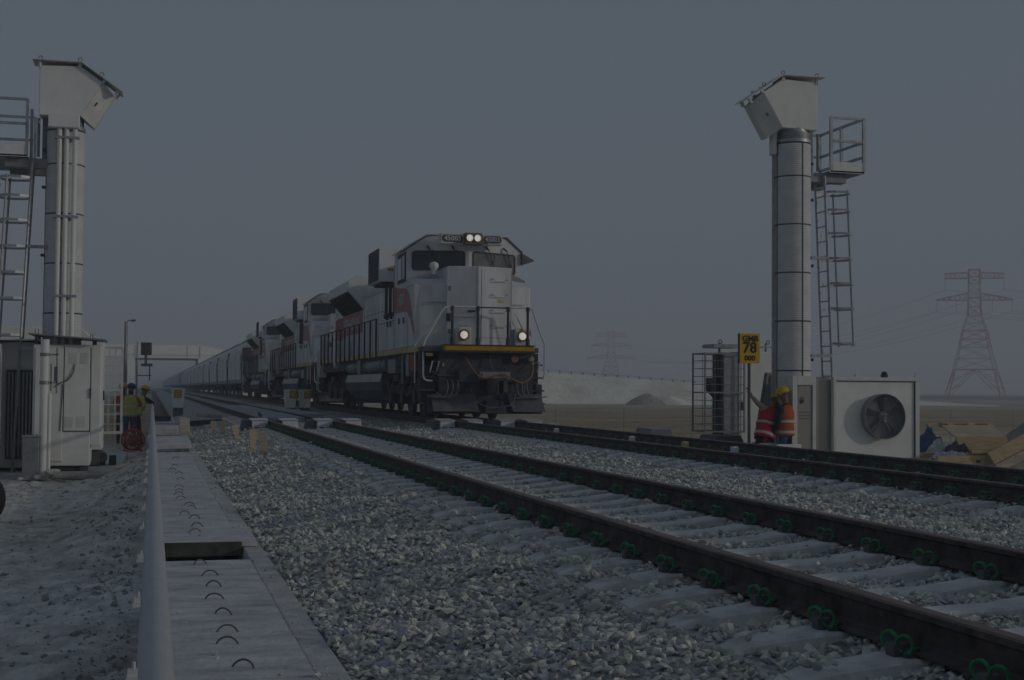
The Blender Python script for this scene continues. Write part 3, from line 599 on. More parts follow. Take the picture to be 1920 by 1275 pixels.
    for x in (-.035, .175):
        g = MB(); g.lathe([(.10, 0), (.105, -.04), (.092, -.05), (.088, -.02)], 18, (x, 1.60, 4.74), 'y'); g.build('bezel', 'galvdk', hb, smooth=True)
        g = MB(); g.lathe([(0, -.035), (.05, -.032), (.087, -.02)], 18, (x, 1.60, 4.74), 'y'); g.build('lens', 'lamp', hb, smooth=True)
    for x, dy in ((-.37, .68), (1.24, .94)):
        m = MB(); m.box(x-.19, x+.19, dy, dy+.19, 1.895, 2.36); db = B('ditch_light', m, 'offwhite', .015)
        g = MB(); g.lathe([(.140, 0), (.145, -.05), (.115, -.06), (.098, -.02)], 20, (x, dy, 2.16), 'y'); g.build('bezel', 'lampring', db, smooth=True)
        g = MB(); g.lathe([(0, -.05), (.06, -.045), (.098, -.025)], 20, (x, dy, 2.16), 'y'); g.build('lens', 'lamp', db, smooth=True)
    # side window with frame, recessed door, sunshade wings
    for s in (-1, 1):
        m = MB(); x = s*1.556; m.box(*sorted((x-.012*s, x+.014*s)), 2.5, 3.75, 3.62, 4.42); w = B('side_window', m, 'black', .01)
        g = MB(); g.box(*sorted((x+.012*s, x+.018*s)), 2.62, 3.1, 3.72, 4.34); g.build('pane', 'glass', w)
        g = MB(); g.box(*sorted((x+.012*s, x+.022*s)), 3.18, 3.66, 3.72, 4.30); g.build('window_panel', 'locolt', w)
        m = MB(); m.hull([(s*1.56, 2.3, 4.40), (s*1.56, 3.9, 4.40), (s*1.95, 3.9, 4.26), (s*1.95, 2.45, 4.26)], [(s*1.56, 2.3, 4.46), (s*1.56, 3.9, 4.46), (s*1.95, 3.9, 4.29), (s*1.95, 2.45, 4.29)])
        if s > 0: m.hull([(1.57, 2.25, 4.14), (1.9, 2.35, 4.24), (1.9, 2.4, 4.24), (1.57, 2.3, 4.14)], [(1.57, 2.25, 4.44), (1.9, 2.35, 4.27), (1.9, 2.4, 4.27), (1.57, 2.3, 4.44)]); B('sunshade', m, 'dark', 0)
        m = MB(); x = s*1.554
        for y_, z0, z1 in ((2.15, 1.9, 3.3), (4.12, 1.9, 3.0), (5.6, 1.9, 2.9), (4.32, 1.9, 4.2)): m.box(*sorted((x, x+s*.004)), y_, y_+.015, z0, z1)
        for z_, a, b in ((2.84, 2.25, 4.1), (2.66, 4.2, 6.9)): m.box(*sorted((x, x+s*.004)), a, b, z_, z_+.014)
        m.build('panel_gap', 'seam', t)
        for y_ in (2.7, 3.4, 4.8, 5.3):
            m = MB(); m.box(*sorted((x, x+s*.03)), y_, y_+.09, 2.52, 2.68); B('door_handle', m, 'dark', 0)
    # red wedge with the number
    for s in (-1, 1):
        m = MB(); m.prism([(4.3, 3.56), (2.35, 3.43), (2.0, 3.22), (1.70, 2.90), (1.42, 2.48), (1.22, 2.12), (1.50, 2.32), (1.85, 2.62), (2.3, 2.80), (3.0, 2.87), (4.3, 2.87)], 'x', *sorted((s*1.556, s*1.5605))); B('red_stripe', m, 'redpink', 0)
        m = MB(); m.prism([(4.34, 3.60), (4.34, 2.87), (3.95, 2.87), (3.95, 3.56)], 'x', *sorted((s*1.561, s*1.5635))); B('red_stripe', m, 'red', 0)
        text('cab_number', '45003', .46, t, (s*1.566, 3.1, 3.15), (R_(90), 0, R_(-90*-s) if s > 0 else R_(-90)), 'lettering', .002, sx=.8)
    # --- electrical cabinet behind the cab, filter box, hood
    m = MB(); m.box(-1.53, 1.53, 4.36, 7.0, 1.872, 2.74); B('equipment_cabinet', m, 'loco', .012)
    m = MB(); m.box(-1.12, 1.12, 4.36, 8.4, 2.742, 4.45); B('inverter_housing', m, 'loco', .02)
    for s in (-1, 1):
        for y_ in (4.6, 5.3, 6.0):
            m = MB(); m.tube([(s*1.1, y_, 3.75), (s*1.50, y_, 3.72), (s*1.50, y_, 2.86), (s*1.44, y_, 2.74)], .045, 8); m.tube([(s*1.50, y_, 2.92), (s*1.50, y_, 2.80)], .07, 8); B('cable_conduit', m, 'black', 0, smooth=True)
    m = MB(); m.box(-1.56, 1.56, 7.05, 9.1, 3.96, 4.97); B('filter_box', m, 'locolt', .015)
    for s in (-1, 1):
        m = MB(); x = s*1.562; m.box(*sorted((x, x+s*.012)), 7.1, 9.05, 4.0, 4.94); lv = B('filter_screen', m, 'black', 0)
        g = MB()
        for k in range(9): g.box(*sorted((x+s*.012, x+s*.026)), 7.14, 9.0, 4.06+.1*k, 4.075+.1*k)
        g.build('louvre', 'dark', lv)
    m = MB(); m.box(-1.4, 1.4, 7.12, 9.0, 3.90, 3.957); B('filter_box_floor', m, 'black', 0)
    m = MB(); m.box(-1.57, -1.565, 4.9, 6.0, 0, 0.001) if False else m.box(-1.3, -1.0, 7.04, 7.048, 4.28, 4.36); B('warning_label', m, 'yellow', 0)
    m = MB(); hp = [(-1.0, 1.872), (1.0, 1.872), (1.0, 4.05), (.72, 4.42), (-.72, 4.42), (-1.0, 4.05)]
    m.prism(hp, 'y', 8.42, 21.4); B('long_hood', m, 'loco', .02)
    m = MB(); m.lathe([(.0, 0), (.46, .0), (.50, .08), (.50, 4.1), (.46, 4.2), (0, 4.2)], 18, (-.55, 9.3, 4.02), 'y'); m.lathe([(.0, 0), (.46, .0), (.50, .08), (.50, 4.1), (.46, 4.2), (0, 4.2)], 18, (.55, 9.3, 4.02), 'y'); B('dynamic_brake_fairing', m, 'loco', 0, smooth=True)
    m = MB(); m.lathe([(.13, -.02), (.16, 0), (.16, .06), (.1, .06), (.09, 0)], 14, (-.95, 9.28, 4.18), 'y'); B('fan_ring', m, 'locolt', 0, smooth=True)
    m = MB(); m.box(-.5, .5, 11.0, 12.6, 4.4, 4.62); m.box(-.3, .3, 9.9, 10.6, 4.4, 4.68); B('exhaust_stack', m, 'dark', .02)
    # flared radiator section with dark intake screens
    rp = [(-1.0, 3.50), (1.0, 3.50), (1.56, 4.12), (1.56, 4.46), (1.25, 4.66), (-1.25, 4.66), (-1.56, 4.46), (-1.56, 4.12)]
    m = MB(); m.prism(rp, 'y', 13.75, 19.0); B('radiator_housing', m, 'locolt', .015)
    for s in (-1, 1):
        m = MB(); o = .012
        m.hull([(s*1.0+s*o, 13.85, 3.50-o), (s*1.0+s*o, 18.9, 3.50-o), (s*1.55+s*o, 18.9, 4.11-o), (s*1.55+s*o, 13.85, 4.11-o)], [(s*1.0, 13.85, 3.50), (s*1.0, 18.9, 3.50), (s*1.55, 18.9, 4.11), (s*1.55, 13.85, 4.11)]); rs = B('intake_screen', m, 'black', 0)
        g = MB()
        for k in range(16):
            y_ = 14.0+.31*k; g.hull([(s*1.02+s*o, y_, 3.51-o), (s*1.02+s*o, y_+.03, 3.51-o), (s*1.53+s*o, y_+.03, 4.08-o), (s*1.53+s*o, y_, 4.08-o)], [(s*1.03+s*.025, y_, 3.50-.025), (s*1.03+s*.025, y_+.03, 3.50-.025), (s*1.54+s*.025, y_+.03, 4.07-.025), (s*1.54+s*.025, y_, 4.07-.025)])
        g.build('screen_bar', 'dark', rs)
        m = MB(); x = s*1.002
        for y_ in [8.6+.62*k for k in range(20)]: m.box(*sorted((x, x+s*.004)), y_, y_+.014, 1.95, 3.46)
        m.box(*sorted((x, x+s*.004)), 8.5, 13.7, 3.2, 3.215); m.build('panel_gap', 'seam', t)
        m = MB(); m.box(*sorted((s*1.005, s*1.012)), 14.0, 20.6, 2.72, 3.47); B('red_band', m, 'redpink', 0)
        m = MB(); m.box(*sorted((s*1.013, s*1.018)), 19.2, 21.2, 2.55, 3.44); B('red_band', m, 'red', 0)
        text('railway_name', 'ETIHAD RAIL', .62, t, (s*1.016, 16.5, 3.08), (R_(90), 0, R_(90) if s > 0 else R_(-90)), 'lettering', .002, sx=1.15)
    m = MB(); m.box(-.9, .9, 19.1, 21.0, 4.4, 4.55); B('rear_hatch', m, 'loco', .02)
    m = MB(); m.box(-1.0, 1.0, 21.402, 21.5, 1.9, 4.0); B('rear_hood_end', m, 'loco', .02)
    for s in (-1, 1):
        m = MB(); m.hull([(s*1.36, 17.0, 1.50), (s*1.58, 17.0, 1.50), (s*1.58, 17.12, 1.50), (s*1.36, 17.12, 1.50)], [(s*1.3, 16.7, 1.72), (s*1.58, 16.7, 1.72), (s*1.58, 17.5, 1.72), (s*1.3, 17.5, 1.72)]); m.box(*sorted((s*1.3, s*1.585)), 16.7, 17.5, 1.722, 2.5); B('sand_box', m, 'locolt', .01)
        m = MB(); m.hull([(s*1.30, 21.7, 1.2), (s*1.58, 21.7, 1.2), (s*1.58, 22.2, 1.2), (s*1.3, 22.2, 1.2)], [(s*1.3, 21.5, 1.95), (s*1.58, 21.5, 1.95), (s*1.58, 22.4, 1.95), (s*1.3, 22.4, 1.95)]); m.box(*sorted((s*1.3, s*1.58)), 21.5, 22.4, 1.952, 2.7); B('sand_box', m, 'locolt', .01)
    # --- handrails
    for x in (-.73, -.07, .72, 1.24):
        m = MB(); m.tube([(x, .42, 1.88), (x, .42, 2.0), (x, .42, 2.84)], [.055, .035, .035], 8); m.tube([(x, .42, 2.76), (x, .42, 2.88)], .05, 8); m.tube([(x, .42, 1.88), (x, .42, 2.08)], .055, 8); B('front_handrail_post', m, 'black', 0, smooth=True)
    m = MB(); m.tube([(-.05, .42, 2.85), (.70, .42, 2.85)], .02, 6); B('front_chain', m, 'black', 0)
    hs = [(-.09, .42, 2.86), (-.72, .42, 2.86), (-.90, .42, 2.84), (-.99, .42, 2.76), (-1.40, .45, 2.03), (-1.46, .46, 1.88), (-1.46, .46, 1.14), (-1.43, .46, 1.03), (-1.36, .46, .99), (-1.22, .46, .985)]
    m = MB(); m.tube(hs, .026, 7); B('corner_handrail', m, 'lettering', 0, smooth=True)
    m = MB(); m.tube([(-1.05, .7, 2.62), (-1.22, .75, 2.36), (-1.50, .95, 2.02), (-1.57, 1.0, 1.90), (-1.57, 1.0, .92)], .024, 7); B('corner_handrail', m, 'lettering', 0, smooth=True)
    m = MB(); m.tube([(.74, .42, 2.86), (1.24, .42, 2.86), (1.36, .42, 2.82), (1.62, .45, 2.12), (1.70, .46, 1.96), (1.70, .46, 1.16), (1.66, .46, 1.03)], .022, 7); B('corner_handrail', m, 'lettering', 0, smooth=True)
    m = MB(); m.tube([(1.1, .9, 2.62), (1.42, .95, 2.0), (1.47, .95, 1.88), (1.47, .9, 1.4)], .022, 7); B('corner_handrail', m, 'lettering', 0, smooth=True)
    for x in (-1.20, 1.42):
        m = MB(); m.tube([(x-.1, .4, 1.20), (x-.05, .33, 1.47), (x+.12, .33, 1.47), (x+.08, .4, 1.22)], .02, 6); B('uncoupling_lever', m, 'lettering', 0, smooth=True)
    m = MB(); m.tube([(-1.3, .36, 1.25), (-1.1, .3, 1.12), (-.2, .28, 1.10)], .016, 5); B('uncoupling_rod', m, 'dark', 0); m = MB(); m.tube([(1.3, .36, 1.25), (1.0, .3, 1.12), (.6, .28, 1.10)], .016, 5); B('uncoupling_rod', m, 'dark', 0)
    for s in (-1, 1):
        for k in range(13):
            y_ = 7.25+1.16*k; m = MB(); m.tube([(s*1.59, y_, 1.68), (s*1.59, y_, 2.86)], .030, 6); B('walkway_post', m, 'black', 0, smooth=True)
        m = MB(); m.tube([(s*1.59, 7.25, 2.84), (s*1.59, 21.2, 2.84)], .02, 6); m.tube([(s*1.59, 7.25, 2.34), (s*1.59, 21.2, 2.34)], .012, 5) if False else None; B('walkway_handrail', m, 'black', 0, smooth=True)
        for y_ in (21.8, 22.3):
            m = MB(); m.tube([(s*1.5, y_, 2.75), (s*1.6, y_, 2.2), (s*1.6, y_, .7), (s*1.5, y_, .62)], .022, 6); B('rear_grab_rail', m, 'lettering', 0, smooth=True)
    # --- fuel tank, air reservoirs, bogies
    tp = [(-1.48, 1.20), (-1.555, .97), (-1.50, .72), (-1.22, .42), (-1.0, .33), (1.0, .33), (1.22, .42), (1.50, .72), (1.555, .97), (1.48, 1.20)]
    m = MB(); m.prism(tp, 'y', 6.6, 14.1); B('fuel_tank', m, 'dark', .02)
    for s in (-1, 1):
        m = MB(); m.hull([(s*1.50, 6.62, 1.22), (s*1.50, 14.08, 1.22), (s*1.575, 14.08, .97), (s*1.575, 6.62, .97)], [(s*1.48, 6.62, 1.22), (s*1.48, 14.08, 1.22), (s*1.555, 14.08, .97), (s*1.555, 6.62, .97)]); B('tank_band', m, 'tankband', 0)
        for a, b in ((6.6, 10.7), (11.9, 14.6)):
            m = MB(); m.lathe([(0, a), (.17, a+.02), (.225, a+.09), (.225, b-.09), (.17, b-.02), (0, b)], 18, (s*1.26, 0, 1.46), 'y'); B('air_reservoir', m, 'galvdk', 0, smooth=True)
            m = MB()
            for q in (a+.5, b-.5): m.lathe([(.222, q), (.235, q), (.235, q+.06), (.222, q+.06)], 18, (s*1.26, 0, 1.46), 'y')
            B('reservoir_strap', m, 'black', 0)
        m = MB(); m.box(*sorted((s*1.38, s*1.54)), 1.45, 1.85, 1.22, 1.70); B('sand_filler', m, 'orangecl', .02)
        for xa, xb, ya, yb, za, zb in ((1.38, 1.54, 2.1, 2.5, 1.1, 1.70), (1.25, 1.5, 4.4, 5.6, 1.2, 1.6), (1.3, 1.52, 11.0, 11.6, 1.2, 1.7)):
            m = MB(); m.box(*sorted((s*xa, s*xb)), ya, yb, za, zb); B('underframe_box', m, 'galvdk', .02)
        m = MB(); m.tube([(s*1.45, 3.4, 1.7), (s*1.45, 3.4, .9)], .05, 8); B('drain_pipe', m, 'galvdk', 0)
    for yc in (3.95, 18.0):
        m = MB()
        for s in (-1, 1):
            x = s*1.16
            m.prism([(yc-2.5, .78), (yc-2.45, .95), (yc-1.0, .88), (yc+1.0, .88), (yc+2.45, .95), (yc+2.5, .78), (yc+2.2, .58), (yc+1.3, .66), (yc+.4, .56), (yc-.4, .56), (yc-1.3, .66), (yc-2.2, .58)], 'x', *sorted((x, x+s*.16)))
            for w in (-1.85, 0, 1.85):
                m.box(*sorted((x+s*.12, x+s*.24)), yc+w-.19, yc+w+.19, .38, .76); m.tube([(x+s*.16, yc+w-.42, .66), (x+s*.16, yc+w-.42, 1.02)], .09, 8); m.tube([(x+s*.16, yc+w+.42, .66), (x+s*.16, yc+w+.42, 1.02)], .09, 8)
            m.tube([(x+s*.2, yc-.9, 1.05), (x+s*.2, yc-.25, .75)], .06, 8); m.box(*sorted((x+s*.1, x+s*.24)), yc+.5, yc+1.3, .98, 1.2)
        m.box(-1.1, 1.1, yc-2.0, yc+2.0, .6, .9); bg_ = B('bogie', m, 'black', .01)
        for w in (-1.85, 0, 1.85):
            g = MB()
            for s in (-1, 1): g.lathe([(0, s*.70), (.50, s*.70), (.53, s*.70), (.53, s*.79), (.47, s*.80), (.45, s*.76), (.18, s*.76), (.15, s*.82), (0, s*.82)], 26, (0, yc+w, .53), 'x'); g.lathe([(.555, s*.685), (.555, s*.715)], 26, (0, yc+w, .53), 'x')
            g.lathe([(.09, -.7), (.09, .7)], 10, (0, yc+w, .53), 'x'); g.build('wheelset', 'dark', bg_, smooth=True)
    m = MB(); m.box(-.2, .2, 22.4, 23.4, .74, 1.0); B('rear_coupler', m, 'rust', .01)
    m = MB(); m.box(-1.4, 1.4, 22.3, 22.45, .6, 1.7); B('rear_pilot_plate', m, 'black', .01)
    return t
L1 = loco(33.75)
def copy_loco(o, parent=None):
    c = o.copy(); COL.objects.link(c)
    if parent is not None: c.parent = parent
    for ch in list(o.children):
        if ch.name.split('.')[0] in ('number', 'antenna_dome'): continue
        copy_loco(ch, c)
    return c
lens_off = MB().lathe([(0, -.045), (.07, -.043), (.112, -.02)], 20, (0, 0, 0), 'y')
for k, lab in ((1, 'second grey diesel locomotive, coupled behind the leading one'), (2, 'third grey diesel locomotive, coupled to the first tank wagon')):
    c = copy_loco(L1); c.location = (XL, 33.75+24.0*k, 0); c['label'] = lab
    for ch in c.children:
        for g in ch.children:
            if g.name.startswith('lens'):
                g.data = g.data.copy(); g.data.materials[0] = M['glass']

# ================================================================== WAGONS
def wagon(y0):
    t = thing('hopper_wagon', 'first grey round-sided hopper wagon, coupled behind the third locomotive', 'wagon', (7.985, y0, 0), 0, 'hopper wagons of the train')
    n = 22; L = 19.3; pr = []
    for k in range(n+1):
        a = math.pi*k/n; pr.append((1.56*math.cos(a), 2.95+1.62*math.sin(a)))
    pr = [(1.50, 1.35)]+[(1.56, 2.2)]+pr+[(-1.56, 2.2), (-1.50, 1.35)]
    c = [(0, 2.9)]
    m = MB(); k = len(pr)
    rings = []
    for y, s in ((.45, .72), (.52, .93), (.8, 1.), (L-.8, 1.), (L-.52, .93), (L-.45, .72)): rings.append([(x*s, y+(.95 if y < 5 else -.95)*math.exp(-((z-2.75)/.75)**2)*(1 if y < .6 or y > L-.6 else .6)-(.28 if y < .6 else -.28 if y > L-.6 else 0)*(z > 3.4), 2.75+(z-2.75)*s) for x, z in pr])
    vs = [p for r in rings for p in r]; fs = [tuple(range(k)), tuple(range(5*k, 6*k))[::-1]]
    for i in range(5):
        for j in range(k): fs.append((i*k+j, i*k+(j+1) % k, (i+1)*k+(j+1) % k, (i+1)*k+j))
    m.add(vs, fs); m.build('hopper_body', 'wagon', t, smooth=True)
    m = MB(); m.box(-.35, .35, .9, L-.9, 4.58, 4.62)
    for q in range(12): m.box(-.5, .5, 1.4+1.45*q, 1.75+1.45*q, 4.56, 4.70)
    m.build('roof_walkway', 'galvdk', t)
    m = MB()
    for s in (-1, 1): m.box(*sorted((s*1.35, s*1.52)), .2, L-.2, 1.08, 1.33)
    m.box(-1.4, 1.4, .05, .4, .95, 1.3); m.box(-1.4, 1.4, L-.4, L-.05, .95, 1.3); m.box(-.3, .3, .1, L-.1, .85, 1.2); m.build('underframe', 'wagonlt', t)
    m = MB()
    for yc in (5.2, 8.2, 11.2, 14.2): m.hull([(-.35, yc-.35, .42), (.35, yc-.35, .42), (.35, yc+.35, .42), (-.35, yc+.35, .42)], [(-1.3, yc-1.3, 1.3), (1.3, yc-1.3, 1.3), (1.3, yc+1.3, 1.3), (-1.3, yc+1.3, 1.3)])
    m.build('discharge_chute', 'dark', t)
    m = MB()
    for s in (-1, 1):
        for y in (.35, .75, L-.75, L-.35): m.tube([(s*1.5, y, .7), (s*1.5, y, 2.6)], .03, 5)
        for q in range(5): m.tube([(s*1.5, .35, .9+.35*q), (s*1.5, .75, .9+.35*q)], .02, 4)
    m.build('end_ladder', 'dark', t)
    for y in (.03, L-.09): MB().box(-1.48, 1.48, y, y+.06, 1.75, 3.75).build('gap_shade_panel', 'black', t)  # black sheets added at both ends, painting in the shade between wagons
    for yc in (2.4, L-2.4):
        m = MB()
        for s in (-1, 1): m.prism([(yc-1.25, .5), (yc-1.2, .68), (yc-.3, .82), (yc+.3, .82), (yc+1.2, .68), (yc+1.25, .5), (yc+.3, .34), (yc-.3, .34)], 'x', *sorted((s*.98, s*1.12)))
        m.box(-1., 1., yc-.25, yc+.25, .5, .9); b = m.build('bogie', 'black', t)
        for w in (-.88, .88):
            g = MB()
            for s in (-1, 1): g.lathe([(0, s*.70), (.44, s*.70), (.44, s*.80), (0, s*.80)], 20, (0, yc+w, .44), 'x')
            g.build('wheelset', 'dark', b, smooth=True)
    return t
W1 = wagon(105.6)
ordn = ['second', 'third', 'fourth', 'fifth', 'sixth', 'seventh', 'eighth', 'ninth']
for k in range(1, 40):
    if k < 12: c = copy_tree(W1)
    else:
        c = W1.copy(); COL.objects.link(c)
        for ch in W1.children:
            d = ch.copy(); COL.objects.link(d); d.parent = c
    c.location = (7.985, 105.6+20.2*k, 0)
    c['label'] = f'{ordn[k-1]} grey round-sided hopper wagon behind the locomotives' if k <= 8 else 'grey hopper wagon far along the train, past the white portal frame end of the row' if False else 'grey hopper wagon far down the long receding row'

# ================================================================== SCANNER TOWERS
def tower(name, label, x, y, s, grp, pipes, hx=0.):          # s = +1 when the head leans towards +x
    t = thing(name, label, 'tower', (x, y, 0), 0, grp); B = lambda n, mb, m, bev=.008, **k: mb.build(n, m, t, bev, **k)
    m = MB(); m.lathe([(.33, GZ-.1), (.33, 5.95)], 32); B('mast', m, 'galvdk', 0, smooth=True)
    m = MB(); m.box(-.6, .6, -.6, .6, GZ-.2, GZ+.12); B('footing', m, 'concrete', .02)
    zs = [-.80, .22, 1.20, 2.18, 3.14, 4.10, 5.06, 5.72]; sh = {}
    for a, b in zip(zs[:-1], zs[1:]):
        key = round(b-a, 3)
        if key not in sh:
            pr = []; k = int((b-a-.02)/.0425)
            for i in range(k): z = .01+i*.0425; pr += [(.354, z), (.359, z+.013), (.359, z+.028), (.354, z+.0425)]
            sh[key] = MB().lathe([(.34, .005)]+pr+[(.34, b-a-.008)], 36).mesh2('cladding_panel', 'clad', True)
        link('cladding_panel', sh[key], t, 0, (0, 0, a))
        g = MB(); g.lathe([(.352, b-.010), (.3605, b-.010), (.3605, b+.004), (.352, b+.004)], 36); B('panel_band', g, 'seam', 0)
    for a in (-173, -83, 35):
        m = MB(); q = R_(a); m.box(-.010, .010, -.004, .008, -.8, 5.72); o = B('panel_seam', m, 'seam', 0, loc=(.362*math.cos(q), .362*math.sin(q), 0), rot=(0, 0, q+R_(90)))
    m = MB(); m.lathe([(.30, 5.70), (.36, 5.74), (.36, 5.80), (.31, 5.82), (.31, 6.02)], 28); B('collar', m, 'galv', 0, smooth=True)
    for z in (5.35, 4.62, 3.3, 1.42):
        m = MB(); m.tube([(-s*.36, -.05, z), (-s*.42, -.08, z)], .03, 8); B('pipe_clamp', m, 'dark', 0)
    # sensor head: five-sided box with a canted end, roof plates on stand-offs, lifting eyes
    hd = [(-.49*s, 5.98), (.26*s, 6.00), (.68*s, 6.68), (.26*s, 6.97), (-.49*s, 6.94)]
    m = MB(); m.prism(hd, 'y', -.30, .12)
    head = B('sensor_head', m, 'white', .012, loc=(hx, 0, 0))
    m = MB(); A = [(.265*s, -.296, 6.005), (.685*s, -.296, 6.68), (.685*s, .118, 6.68), (.265*s, .118, 6.005)]; E2 = [(.52*s, -.12, 5.80), (.90*s, -.12, 6.45), (.90*s, .14, 6.45), (.52*s, .14, 5.80)]
    m.hull(A, E2); dd = m.build('sensor_door', 'offwhite', head, .008)
    m = MB(); m.hull([(.52*s, -.24, 6.24), (.56*s, -.24, 6.30), (.56*s, -.20, 6.30), (.52*s, -.20, 6.24)], [(.55*s, -.26, 6.22), (.59*s, -.26, 6.28), (.59*s, -.22, 6.28), (.55*s, -.22, 6.22)]); m.build('latch', 'dark', head)
    m = MB(); m.box(*sorted((-.62*s, .28*s)), -.40, .22, 7.03, 7.045); m.build('roof_plate', 'offwhite', head)
    m = MB(); m.hull([(.28*s, -.40, 7.03), (1.05*s, -.40, 6.50), (1.05*s, .20, 6.50), (.28*s, .22, 7.03)], [(.29*s, -.40, 7.046), (1.06*s, -.40, 6.515), (1.06*s, .20, 6.515), (.29*s, .22, 7.046)]); m.build('roof_plate', 'offwhite', head)
    for px, pz, e in ((-.48, 6.9, 1), (.25, 6.94, 1), (.68, 6.66, 0), (.93, 6.45, 0)):
        for py in (-.29, .10):
            m = MB(); q = .03; m.hull([(px*s-q, py-q, pz), (px*s+q, py-q, pz), (px*s+q, py+q, pz), (px*s-q, py+q, pz)], [(px*s-q+.05*s*(1-e), py-q, pz+.12), (px*s+q+.05*s*(1-e), py-q, pz+.12), (px*s+q+.05*s*(1-e), py+q, pz+.12), (px*s-q+.05*s*(1-e), py+q, pz+.12)]); m.build('standoff', 'offwhite', head)
    for px, pz in ((-.48, 7.09), (.25, 7.10), (.66, 6.84)):
        m = MB(); m.tube(arc((px*s, -.29, pz), .035, 0, 360, 12, 'xz')[:-1], .010, 5, closed=True); m.build('lifting_eye', 'galvdk', head, smooth=True)
    m = MB(); m.tube([(-.49*s, -.30, 6.9), (-.49*s, -.31, 7.03)], .03, 6); m.build('corner_post', 'offwhite', head)
    # ladder with safety hoops on the far side of the mast, leaning a little
    def lx(z): return -s*(.60+(5.0-z)*.043)
    lad = B('ladder', MB().tube([(lx(GZ), -.2, GZ), (lx(5.1), -.2, 5.1)], .028, 6), 'galv', 0)
    MB().tube([(lx(GZ), .2, GZ), (lx(5.1), .2, 5.1)], .028, 6).build('stile', 'galv', lad)
    for k in range(20):
        z = -.7+.30*k; MB().tube([(lx(z), -.2, z), (lx(z), .2, z)], .014, 5).build('rung', 'galv', lad)
    for z in (4.78, 4.42, 3.95, 3.45, 2.95, 2.45, 1.75):
        h = MB(); c = lx(z); pts = [(c, -.2, z), (c-s*.18, -.30, z)]+[(c-s*(.30+.30*math.cos(a)), -.34*math.sin(a), z) for a in [R_(q) for q in range(70, -71, -20)]]+[(c-s*.18, .30, z), (c, .2, z)]
        for i in range(len(pts)-1):
            p, q = Vector(pts[i]), Vector(pts[i+1]); d = (q-p); nrm = Vector((d.y, -d.x, 0)).normalized()*.005
            h.hull([p-nrm+Vector((0, 0, -.022)), q-nrm+Vector((0, 0, -.022)), q+nrm+Vector((0, 0, -.022)), p+nrm+Vector((0, 0, -.022))], [p-nrm+Vector((0, 0, .022)), q-nrm+Vector((0, 0, .022)), q+nrm+Vector((0, 0, .022)), p+nrm+Vector((0, 0, .022))])
        h.build('safety_hoop', 'galv', lad)
    for a in (-62, 0, 62):
        q = R_(a); f = lambda z: (lx(z)-s*(.30+.30*math.cos(q))+s*.005, -.34*math.sin(q), z)
        b = MB(); p0, p1 = Vector(f(1.70)), Vector(f(4.82)); b.tube([p0, p1], .022, 4); b.build('cage_bar', 'galv', lad)
    for z in (3.45, 1.5):
        m = MB(); m.box(*sorted((-s*.30, lx(z)+s*.0)), -.24, -.16, z-.03, z+.03); m.build('bracket', 'galv', lad)
    # service platform with railings
    x0, x1 = -s*.62, -s*1.42
    pl = B('platform', MB().box(*sorted((-s*.68, x1)), -.30, 1.65, 5.17, 5.20), 'galvdk', 0)
    m = MB()
    for a in (-.30, 1.63): m.box(*sorted((-s*.66, x1)), a, a+.02, 5.16, 5.38)
    m.box(*sorted((x1, x1+s*.02)), -.30, 1.65, 5.16, 5.38); m.build('toe_board', 'white', pl)
    m = MB(); m.box(*sorted((-s*.2, -s*1.1)), -.16, .10, 4.98, 5.16); m.build('support_beam', 'galvdk', pl); m = MB(); m.box(*sorted((-s*.3, -s*1.1)), .8, 1.0, 4.98, 5.16); m.build('support_beam', 'galvdk', pl)
    for px, py in ((x1, -.28), (-s*.70, -.28), (x1, .65), (x1, 1.6), (-s*.7, 1.6), (-s*.7, .75)):
        m = MB(); m.box(px-.028, px+.028, py-.028, py+.028, 5.2, 6.28); m.build('railing_post', 'galv', pl)
    for z in (6.27, 5.80, 5.5):
        m = MB(); w = .02
        for a in (-.28, 1.6): 
            if not (z == 5.5): m.box(*sorted((-s*.70, x1)), a-w, a+w, z-.025, z+.025)
        m.box(x1-w, x1+w, -.28, 1.6, z-.025, z+.025); m.build('railing', 'galv', pl)
    m = MB(); m.box(*sorted((-s*.34, -s*.44)), .0, .28, 5.2, 6.05); m.tube([(-s*.50, -.1, 5.2), (-s*.50, -.1, 5.95)], .03, 6); m.build('cable_tray', 'galvdk', pl)
    if pipes:
        m = MB(); m.box(-.30, .27, -.56, -.34, 5.72, 5.98); B('junction_box', m, 'white', .01)
        for px in (-.09, .04, .19):
            m = MB(); m.tube([(px, -.46, -.6), (px, -.46, 5.72)], .046, 10); B('conduit', m, 'white', 0, smooth=True)
        for z in (5.54, 4.02, 2.5, 1.5):
            m = MB(); m.box(-.18, .27, -.515, -.36, z-.022, z+.022); B('conduit_bracket', m, 'galv', 0)
    else:
        m = MB(); m.box(-.47, -.39, -.1, .1, 5.5, 6.0); B('junction_box', m, 'offwhite', .01); m = MB(); m.tube([(-.40, .05, -.6), (-.40, .05, 5.5)], .03, 8); B('conduit', m, 'galv', 0, smooth=True)
    return t
tower('scanner_tower', 'ribbed aluminium scanner tower with three white conduits behind the louvred kiosk', -1.70, 28.2, 1, 'pair of scanner towers', True)
tower('scanner_tower', 'ribbed aluminium scanner tower with a caged ladder behind the fan housing', 12.35, 25.35, -1, 'pair of scanner towers', False, -.10)

